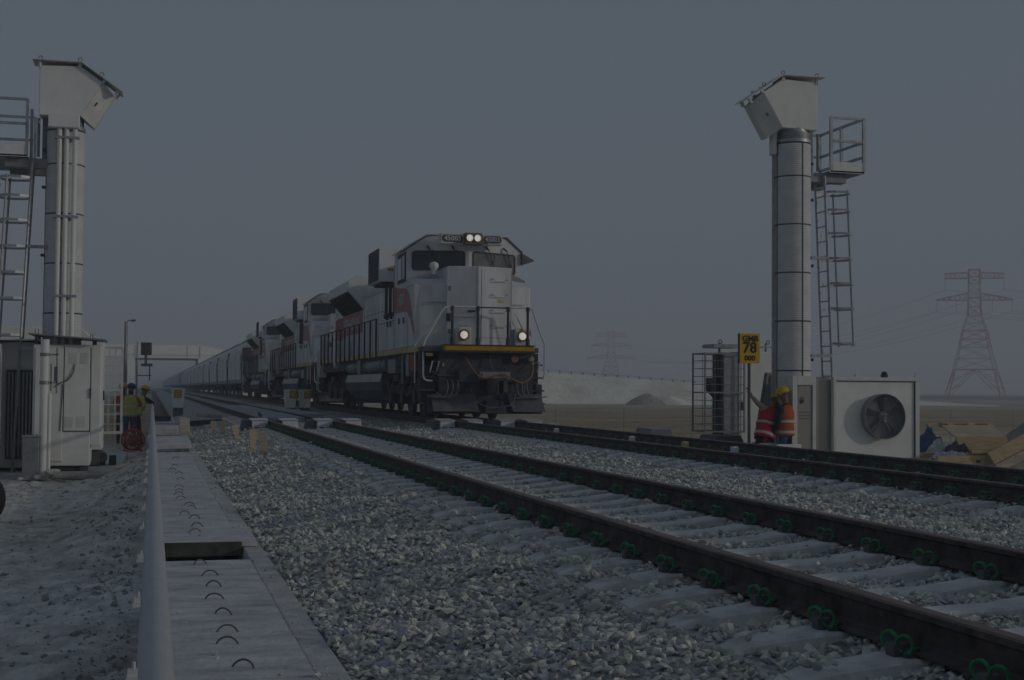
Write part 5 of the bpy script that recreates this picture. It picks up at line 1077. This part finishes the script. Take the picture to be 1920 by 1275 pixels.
# ================================================================== BUILDINGS, POSTS AND PYLONS FURTHER OFF
t = thing('portal_building', 'white portal frame building spanning the tracks far behind the workers', 'portal', (0, 330, GZ))
m = MB(); m.box(-6.3, -3.85, 0, 22, -.2, 8.28); m.build('column', 'portal', t); m = MB(); m.box(10.3, 14.6, 0, 22, -.2, 8.28); m.build('column', 'portal', t)
m = MB(); m.prism([(-12.5, 8.30), (15.8, 8.30), (15.8, 10.5), (11., 11.35), (-12.5, 11.25)], 'y', 0, 22); b = m.build('beam', 'portal', t)
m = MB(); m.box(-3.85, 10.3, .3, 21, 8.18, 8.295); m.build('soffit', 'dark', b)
m = MB(); m.box(-6.3, 14.6, -.06, -.003, 8.9, 9.0); m.box(7.7, 7.85, -.06, -.003, 8.3, 11.3); m.box(10.5, 10.7, -.06, -.003, 8.3, 11.3); m.box(-4.0, -3.8, -.06, -.003, 8.3, 11.2); m.build('cladding_joint', 'galv', b)
m = MB(); m.box(-12.5, -6.5, 0, 20, -.2, 8.28); m.build('side_wall', 'offwhite', t)
t = thing('white_building', 'low white building with a sloping roof edge behind the white cabinets', 'building', (0, 60, GZ))
m = MB(); m.prism([(-9, 0), (-2.25, 0), (-2.25, 3.55), (-2.9, 4.16), (-9, 4.12)], 'y', 0, 9); w = m.build('wall', 'white', t, .02)
m = MB(); m.box(-9, -3.1, -.05, -.003, 2.62, 2.70); m.box(-6.2, -6.14, -.05, -.003, 0, 4.1); m.build('cladding_joint', 'galvdk', w)
m = MB(); m.box(-3.6, -2.7, -.08, -.003, 0.2, 2.2); m.build('door', 'galvdk', t)
t = thing('lamp_post', 'slim grey lamp post with a small bracket head standing behind the workers', 'lamp post', (-1.72, 95, GZ))
MB().tube([(0, 0, -.2), (0, 0, 6.0)], [.14, .10], 8).build('pole', 'galvdk', t, smooth=True)
m = MB(); m.tube([(0, 0, 5.95), (.15, 0, 6.08), (.42, 0, 6.08)], .05, 6); m.build('bracket', 'galvdk', t); m = MB(); m.hull([(.35, -.15, 5.98), (.62, -.15, 6.05), (.62, .15, 6.05), (.35, .15, 5.98)], [(.35, -.12, 6.14), (.6, -.12, 6.16), (.6, .12, 6.16), (.35, .12, 6.14)]); m.build('lamp_head', 'black', t)
t = thing('railway_signal', 'dark railway signal head on a thin post in front of the white portal', 'signal', (-.95, 92, GZ))
MB().tube([(0, 0, -.2), (0, 0, 4.6)], .055, 6).build('post', 'galvdk', t)
m = MB(); m.box(.22, .90, -.1, .2, 3.75, 4.55); hd = m.build('signal_head', 'black', t, .03)
for z in (4.35, 3.97): MB().lathe([(.0, -.0), (.13, -.0), (.14, -.12), (.12, -.12), (.12, -.01)], 12, (.56, -.1, z), 'y').build('lens_hood', 'dark', hd)
m = MB(); m.box(.45, .62, -.05, .1, 3.2, 3.75); m.box(.25, .95, -.08, .1, 3.02, 3.2); m.box(.0, .9, -.02, .02, 2.4, 2.46); m.tube([(.78, 0, 2.1), (.78, 0, 3.1)], .04, 5); m.build('mounting', 'dark', t)
t = thing('berm_fence', 'low post and rope fence along the crest of the distant sand berm', 'fence', (0, 0, 0))
fp = []
for k in range(56):
    x = 12+1.55*k; z = float(np.interp(x, bx_, bc_)); o = MB().box(x+1.48, x+1.62, 171.1, 171.24, z-.2, z+.30).build('post', 'galvdk', t); fp.append((x+1.55, 171.2, z+.26))
MB().tube(fp, .02, 4).build('rope', 'galvdk', t)
t = thing('wire_fence', 'faint wire fence with thin posts on the brown sand beyond the outer rail', 'fence', (0, 0, 0))
for k in range(14): MB().tube([(13.5+2.4*k, 46-.25*k, GZ-.1), (13.5+2.4*k, 46-.25*k, .15)], .014, 5).build('post', 'galvdk', t)
for z in (-.7, -.4, -.1): MB().tube([(13.5, 46, z), (13.5+2.4*13, 46-.25*13, z)], .004, 4).build('strand', 'galvdk', t)

def pylon(loc, rz, label, arms):
    t = thing('pylon', label, 'pylon', loc, rz, 'red and white lattice pylons')
    lv = [(0, 10.6), (11.0, 7.6), (19.6, 5.6), (26.2, 4.4), (32.0, 2.5), (39.0, 2.2), (44.5, 2.1), (50., 2.0)]
    cols = ['pyred', 'pywhite', 'pyred', 'pywhite', 'pyred', 'pywhite', 'pyred']
    for k in range(len(lv)-1):
        (z0, w0), (z1, w1) = lv[k], lv[k+1]; m = MB(); r1, r2 = .17, .09
        cs0 = [(sx*w0, sy*w0, z0) for sx, sy in ((-1, -1), (1, -1), (1, 1), (-1, 1))]; cs1 = [(sx*w1, sy*w1, z1) for sx, sy in ((-1, -1), (1, -1), (1, 1), (-1, 1))]
        nsub = 1 if k == 0 else 2
        for q in range(4):
            m.tube([cs0[q], cs1[q]], r1, 4); a, b = (Vector(cs0[q]), Vector(cs1[q])); c, d = Vector(cs0[(q+1) % 4]), Vector(cs1[(q+1) % 4])
            m.tube([b, d], r2*1.3, 4)
            if k == 0:
                mid = (b+d)/2; m.tube([a, a.lerp(b, .55), mid], r2, 4); m.tube([c, c.lerp(d, .55), mid], r2, 4); m.tube([a.lerp(b, .3), a.lerp(mid, .45)], r2, 4); m.tube([c.lerp(d, .3), c.lerp(mid, .45)], r2, 4); m.tube([a, mid], r2*1.2, 4); m.tube([c, mid], r2*1.2, 4)
            else:
                for s in range(nsub):
                    f0, f1 = s/nsub, (s+1)/nsub; m.tube([a.lerp(b, f0), c.lerp(d, f1)], r2, 4); m.tube([c.lerp(d, f0), a.lerp(b, f1)], r2, 4); m.tube([a.lerp(b, f1), c.lerp(d, f1)], r2, 4)
        m.build('lattice_section', cols[k], t)
    tips = []
    for z, L, h, wb in arms:
        for s in (-1, 1):
            deep = z > 44; t0, t1 = Vector((s*L, 0, z)), Vector((s*L, 0, z+(h*.8 if deep else .3)))
            for f0, f1, mm in ((0., .5, 'pywhite'), (.5, 1., 'pyred')):
                m = MB()
                for sy in (-1, 1):
                    lo, hi = Vector((s*wb, sy*wb, z)), Vector((s*wb, sy*wb, z+h)); m.tube([lo.lerp(t0, f0), lo.lerp(t0, f1)], .17, 4); m.tube([hi.lerp(t1, f0), hi.lerp(t1, f1)], .17, 4)
                    for q in range(3):
                        fa, fb = f0+(f1-f0)*q/3, f0+(f1-f0)*(q+1)/3; m.tube([lo.lerp(t0, fa), hi.lerp(t1, fb)], .09, 4); m.tube([hi.lerp(t1, fa), lo.lerp(t0, fb)], .09, 4)
                m.build('crossarm', mm, t)
            for xx in ((s*(L-.3),) if z > 40 else (s*(L-.3), s*(L-7.5))):
                i = MB(); i.tube([(xx, 0, z), (xx, 0, z-4.5)], .13, 5); i.build('insulator', 'pywhite', t); tips.append(Vector((xx, 0, z-4.5)))
    Mx = Matrix.Translation(loc) @ Matrix.Rotation(rz, 4, 'Z')
    return [Mx @ p for p in tips]
A1 = [(46.5, 11.2, 2.4, 2.0), (38.0, 14.2, 2.8, 2.2)]
tipA = pylon((309, 476, GZ-.2), R_(-28), 'red and white lattice pylon, the closer one, standing past the fan housing', A1)
tipB = pylon((305, 905, GZ-8), R_(-22), 'fainter red and white lattice pylon in the haze behind the sand berm', [(46.5, 11., 2.4, 2.0), (40.0, 14., 2.8, 2.2), (31.5, 16.5, 2.8, 2.6)])
tipC = pylon((620, 215, GZ-.2), R_(-40), 'third red and white lattice pylon out beyond the pallets', A1) if False else [p+Vector((330, -230, 0)) for p in tipA]
for i in range(6):
    for a, b, w in ((tipA[i], tipB[i], 'between the two pylons'), (tipA[i], tipC[i], 'leading away from the closer pylon')):
        pts = [a.lerp(b, k/14)-Vector((0, 0, 13*4*(k/14)*(1-k/14))) for k in range(15)]
        tag(MB().tube(pts, .055, 4).build('power_line', 'cable'), f'thin sagging power line {w}', 'power line', f'power lines {w}')

# ================================================================== PEOPLE
def seg_dist(p, a, b):
    d = b-a; t_ = max(0, min(1, (p-a).dot(d)/max(d.length_squared, 1e-9))); return (p-(a+d*t_)).length
def person(label, loc, rz, J, cols, vest, helmet, hands=True):
    t = thing('person', label, 'person', loc, rz); V = {k: Vector(v) for k, v in J.items()}
    ch = [('pelvis', 'belly', 'torso'), ('belly', 'chest', 'torso'), ('chest', 'neck', 'torso'), ('neck', 'chin', 'skin'), ('chin', 'head', 'skin')]
    for s in ('a', 'b'): ch += [('chest', 'sh'+s, 'sleeve'), ('sh'+s, 'el'+s, 'sleeve'), ('el'+s, 'wr'+s, 'sleeve'), ('wr'+s, 'pa'+s, 'skin'), ('pelvis', 'hp'+s, 'leg'), ('hp'+s, 'kn'+s, 'leg'), ('kn'+s, 'an'+s, 'leg'), ('an'+s, 'to'+s, 'boot')]
    rad = dict(pelvis=(.15, .12), belly=(.145, .11), chest=(.165, .125), neck=(.062, .062), chin=(.075, .08), head=(.088, .10))
    for s in 'ab': rad.update({'sh'+s: (.075, .075), 'el'+s: (.055, .055), 'wr'+s: (.036, .036), 'pa'+s: (.036, .028), 'hp'+s: (.098, .098), 'kn'+s: (.072, .072), 'an'+s: (.05, .05), 'to'+s: (.045, .04)})
    names = list(rad); ix = {n: i for i, n in enumerate(names)}
    me = bpy.data.meshes.new('body'); me.from_pydata([V[n][:] for n in names], [(ix[a], ix[b]) for a, b, _ in ch], [])
    tmp = bpy.data.objects.new('body', me); COL.objects.link(tmp); sk = tmp.modifiers.new('skin', 'SKIN'); sk.branch_smoothing = .4
    for n in names: d = me.skin_vertices[0].data[ix[n]]; d.radius = rad[n]; d.use_root = (n == 'pelvis')
    ss = tmp.modifiers.new('sub', 'SUBSURF'); ss.levels = ss.render_levels = 2
    dg = bpy.context.evaluated_depsgraph_get(); bm_ = bpy.data.meshes.new_from_object(tmp.evaluated_get(dg)); bpy.data.objects.remove(tmp)
    mats = [cols['torso'], cols['sleeve'], 'skin', cols['leg'], 'boot', 'black']; mi = dict(torso=0, sleeve=1, skin=2, leg=3, boot=4)
    for mm in mats: bm_.materials.append(M[mm])
    bmm = bmesh.new(); bmm.from_mesh(bm_)
    for f in bmm.faces:
        c = f.calc_center_median(); best = min(ch, key=lambda e: seg_dist(c, V[e[0]], V[e[1]])-.5*min(rad[e[0]][0], rad[e[1]][0])); f.material_index = mi[best[2]]; f.smooth = True
    # face and fingers joined into the same body mesh
    up = (V['head']-V['chin']).normalized(); fw = (V['face']-V['head']); fw = (fw-up*fw.dot(up)).normalized(); sd = up.cross(fw); hc = (V['head']+V['chin'])/2+up*.03
    def addmb(mb, idx):
        base = [bmm.verts.new(p) for p in mb.v]
        for f in mb.f:
            try: q = bmm.faces.new([base[i] for i in f]); q.material_index = idx
            except ValueError: pass
    m = MB(); m.tube([hc+fw*.085+up*.02, hc+fw*.112-up*.02], [.010, .018], 6); 
    for s in (-1, 1): m.tube([hc+sd*s*.082-up*.02, hc+sd*s*.090+up*.025], .016, 5)
    addmb(m, 2); m = MB()
    for s in (-1, 1): m.tube([hc+sd*s*.033+fw*.082+up*.025, hc+sd*s*.033+fw*.093+up*.025], .009, 5)
    m.tube([hc-sd*.025+fw*.086-up*.052, hc+sd*.025+fw*.086-up*.052], .005, 4); addmb(m, 5)
    if hands:
        for s in 'ab':
            d = (V['pa'+s]-V['wr'+s]).normalized(); q = d.orthogonal().normalized(); n_ = d.cross(q); m = MB(); p0 = V['pa'+s]
            for k, l in enumerate((.07, .08, .075, .06)):
                o = q*(-.030+.020*k); m.tube([p0+o+d*.015, p0+o+d*(.02+l*.55), p0+o+d*(.02+l*.85)+n_*l*.4], [.010, .009, .007], 5)
            m.tube([V['wr'+s].lerp(p0, .5)-q*.03, p0-q*.055+d*.005, p0-q*.06+d*.035+n_*.015], [.012, .010, .008], 5); addmb(m, 2)
    bmm.to_mesh(bm_); bmm.free()
    body = link('body', bm_, t)
    # vest: open-sided shell round the torso with two reflective bands
    if vest:
        pv, bl, cst, nk = V['pelvis'], V['belly'], V['chest'], V['neck']; sh = (V['sha']-V['shb']); sh.normalize()
        rows = [(pv-(bl-pv)*.35, .205, .155), (pv, .20, .155), (bl, .195, .15), (cst.lerp(bl, .3), .205, .155), (cst, .205, .15), (cst.lerp(nk, .55), .165, .125), (cst.lerp(nk, .9), .095, .085)]
        m = MB(); n = 20; vs = []
        for i, (c, a, b) in enumerate(rows):
            ax = (rows[min(i+1, 6)][0]-rows[max(i-1, 0)][0]).normalized(); u = (sh-ax*sh.dot(ax)).normalized(); w = ax.cross(u)
            vs += [c+u*a*math.cos(2*math.pi*k/n)+w*b*math.sin(2*math.pi*k/n) for k in range(n)]
        sub = []; mid = []
        for i in range(6):
            for k in range(n): sub.append((i*n+k, i*n+(k+1) % n, (i+1)*n+(k+1) % n, (i+1)*n+k))
        m.add(vs, sub); vo = m.build('vest', [vest], t, smooth=True); md = vo.modifiers.new('thick', 'SOLIDIFY'); md.thickness = .012
        for c0, c1 in ((pv.lerp(bl, .1), .02), (bl.lerp(cst, .25), .02)):
            ax = (cst-pv).normalized(); u = (sh-ax*sh.dot(ax)).normalized(); w = ax.cross(u); r = MB(); vv = []
            for o in (-.028, .028): vv += [c0+ax*o+u*.213*math.cos(2*math.pi*k/n)+w*.166*math.sin(2*math.pi*k/n) for k in range(n)]
            r.add(vv, [(k, (k+1) % n, n+(k+1) % n, n+k) for k in range(n)]).build('reflective_band', 'reflect', vo)
    if helmet:
        m = MB(); n = 18; R3 = Matrix((sd, fw, up)).transposed(); pr = [(.135, -.0), (.142, .012), (.128, .02), (.125, .05), (.105, .095), (.06, .128), (0, .138)]
        vs = []
        for r, h in pr:
            for k in range(n):
                a = 2*math.pi*k/n; e = 1.22 if (h < .015 and math.sin(a) > .2) else 1.08; vs.append(hc+up*.035+R3 @ Vector((r*math.cos(a), r*math.sin(a)*e, h)))
        fs = [(i*n+k, i*n+(k+1) % n, (i+1)*n+(k+1) % n, (i+1)*n+k) for i in range(len(pr)-1) for k in range(n)]
        m.add(vs, fs).build('hard_hat', helmet, t, smooth=True)
    return t
def pose(**kw):
    J = dict(pelvis=(0, 0, .93), belly=(0, 0, 1.10), chest=(0, 0, 1.32), neck=(0, 0, 1.50), chin=(0, .03, 1.58), head=(0, .02, 1.69), face=(0, .5, 1.69),
             sha=(.19, 0, 1.41), ela=(.25, .02, 1.14), wra=(.24, .16, .93), paa=(.24, .2, .86), shb=(-.19, 0, 1.41), elb=(-.25, .02, 1.14), wrb=(-.24, .16, .93), pab=(-.24, .2, .86),
             hpa=(.10, 0, .86), kna=(.11, .03, .48), ana=(.12, 0, .09), toa=(.13, .17, .04), hpb=(-.10, 0, .86), knb=(-.11, .03, .48), anb=(-.12, 0, .09), tob=(-.13, .17, .04)); J.update(kw); return J
# three workers at the handrail; local +y is the way a person faces
person('worker seen from behind in a blue helmet, yellow vest and blue trousers', (-.60, 41.4, GZ), R_(-4), pose(ela=(.30, .10, 1.20), wra=(.20, .32, 1.16), paa=(.17, .39, 1.17), head=(.02, .07, 1.69), chin=(.01, .05, 1.58), face=(.1, .6, 1.6)), dict(torso='orangecl', sleeve='orangecl', leg='jeans'), 'hivisy', 'helmetb')
person('worker in a yellow helmet and navy top leaning over the handrail', (-.40, 42.3, GZ), R_(-38), pose(pelvis=(0, -.12, .92), belly=(0, 0, 1.08), chest=(0, .15, 1.28), neck=(0, .24, 1.45), chin=(0, .30, 1.52), head=(0, .33, 1.63), face=(0, .8, 1.4), sha=(.19, .18, 1.37), ela=(.27, .36, 1.22), wra=(.14, .52, 1.24), paa=(.10, .58, 1.25), shb=(-.19, .18, 1.37), elb=(-.27, .36, 1.22), wrb=(-.12, .52, 1.24), pab=(-.08, .58, 1.25), hpa=(.10, -.12, .85), hpb=(-.10, -.12, .85), kna=(.11, -.06, .48), knb=(-.11, -.06, .48)), dict(torso='navy', sleeve='navy', leg='maroon'), 'hivisy', 'helmety')
person('worker in a yellow helmet and orange vest facing the other two workers', (-.84, 43.2, GZ), R_(188), pose(ela=(.27, .12, 1.18), wra=(.12, .30, 1.24), paa=(.08, .36, 1.28), elb=(-.27, .12, 1.18), wrb=(-.10, .30, 1.20), pab=(-.06, .36, 1.22), head=(0, .04, 1.71)), dict(torso='navy', sleeve='orangecl', leg='navy'), 'hiviso', 'helmety')
# two workers beside the control cabinet
person('worker in an orange vest and yellow helmet half hidden behind the control cabinet', (12.0, 24.92, GZ), R_(30), pose(head=(-.02, .06, 1.70), face=(-.2, .6, 1.6), ela=(.30, .06, 1.16), wra=(.2, .3, 1.12), paa=(.18, .37, 1.12)), dict(torso='navy', sleeve='navy', leg='jeans'), 'hiviso', 'helmety')
person('worker in a red vest with striped bands reaching an arm towards the sign post', (11.66, 25.05, GZ), R_(-12), pose(pelvis=(-.06, -.06, .86), belly=(-.02, .02, 1.02), chest=(.06, .10, 1.24), neck=(.15, .20, 1.40), chin=(.20, .27, 1.45), head=(.26, .31, 1.54), face=(.5, .8, 1.4), shb=(-.04, .14, 1.42), elb=(-.16, .10, 1.50), wrb=(-.31, .04, 1.66), pab=(-.34, .03, 1.73), sha=(.22, .10, 1.28), ela=(.34, .26, 1.10), wra=(.30, .44, 1.18), paa=(.30, .5, 1.20), hpa=(.04, -.08, .80), hpb=(-.16, -.06, .80), kna=(.10, .10, .46), knb=(-.20, .08, .45), ana=(.10, -.06, .09), anb=(-.20, -.08, .09), toa=(.12, .12, .04), tob=(-.22, .1, .04)), dict(torso='hivisr', sleeve='beige', leg='navy'), 'hivisr', 'helmety')

# ================================================================== HAZE
m = MB(); m.box(-4200, 4200, -500, 4300, GZ-12, 62); hz = m.build('haze', [])
hm = bpy.data.materials.new('haze'); hm.use_nodes = True; N = hm.node_tree.nodes; N.clear()
vo = N.new('ShaderNodeVolumePrincipled'); ou = N.new('ShaderNodeOutputMaterial'); vo.inputs['Color'].default_value = (.86, .885, .955, 1); vo.inputs['Density'].default_value = .0014
hm.node_tree.links.new(vo.outputs[0], ou.inputs['Volume']); hz.data.materials.append(hm); hz['kind'] = 'stuff'
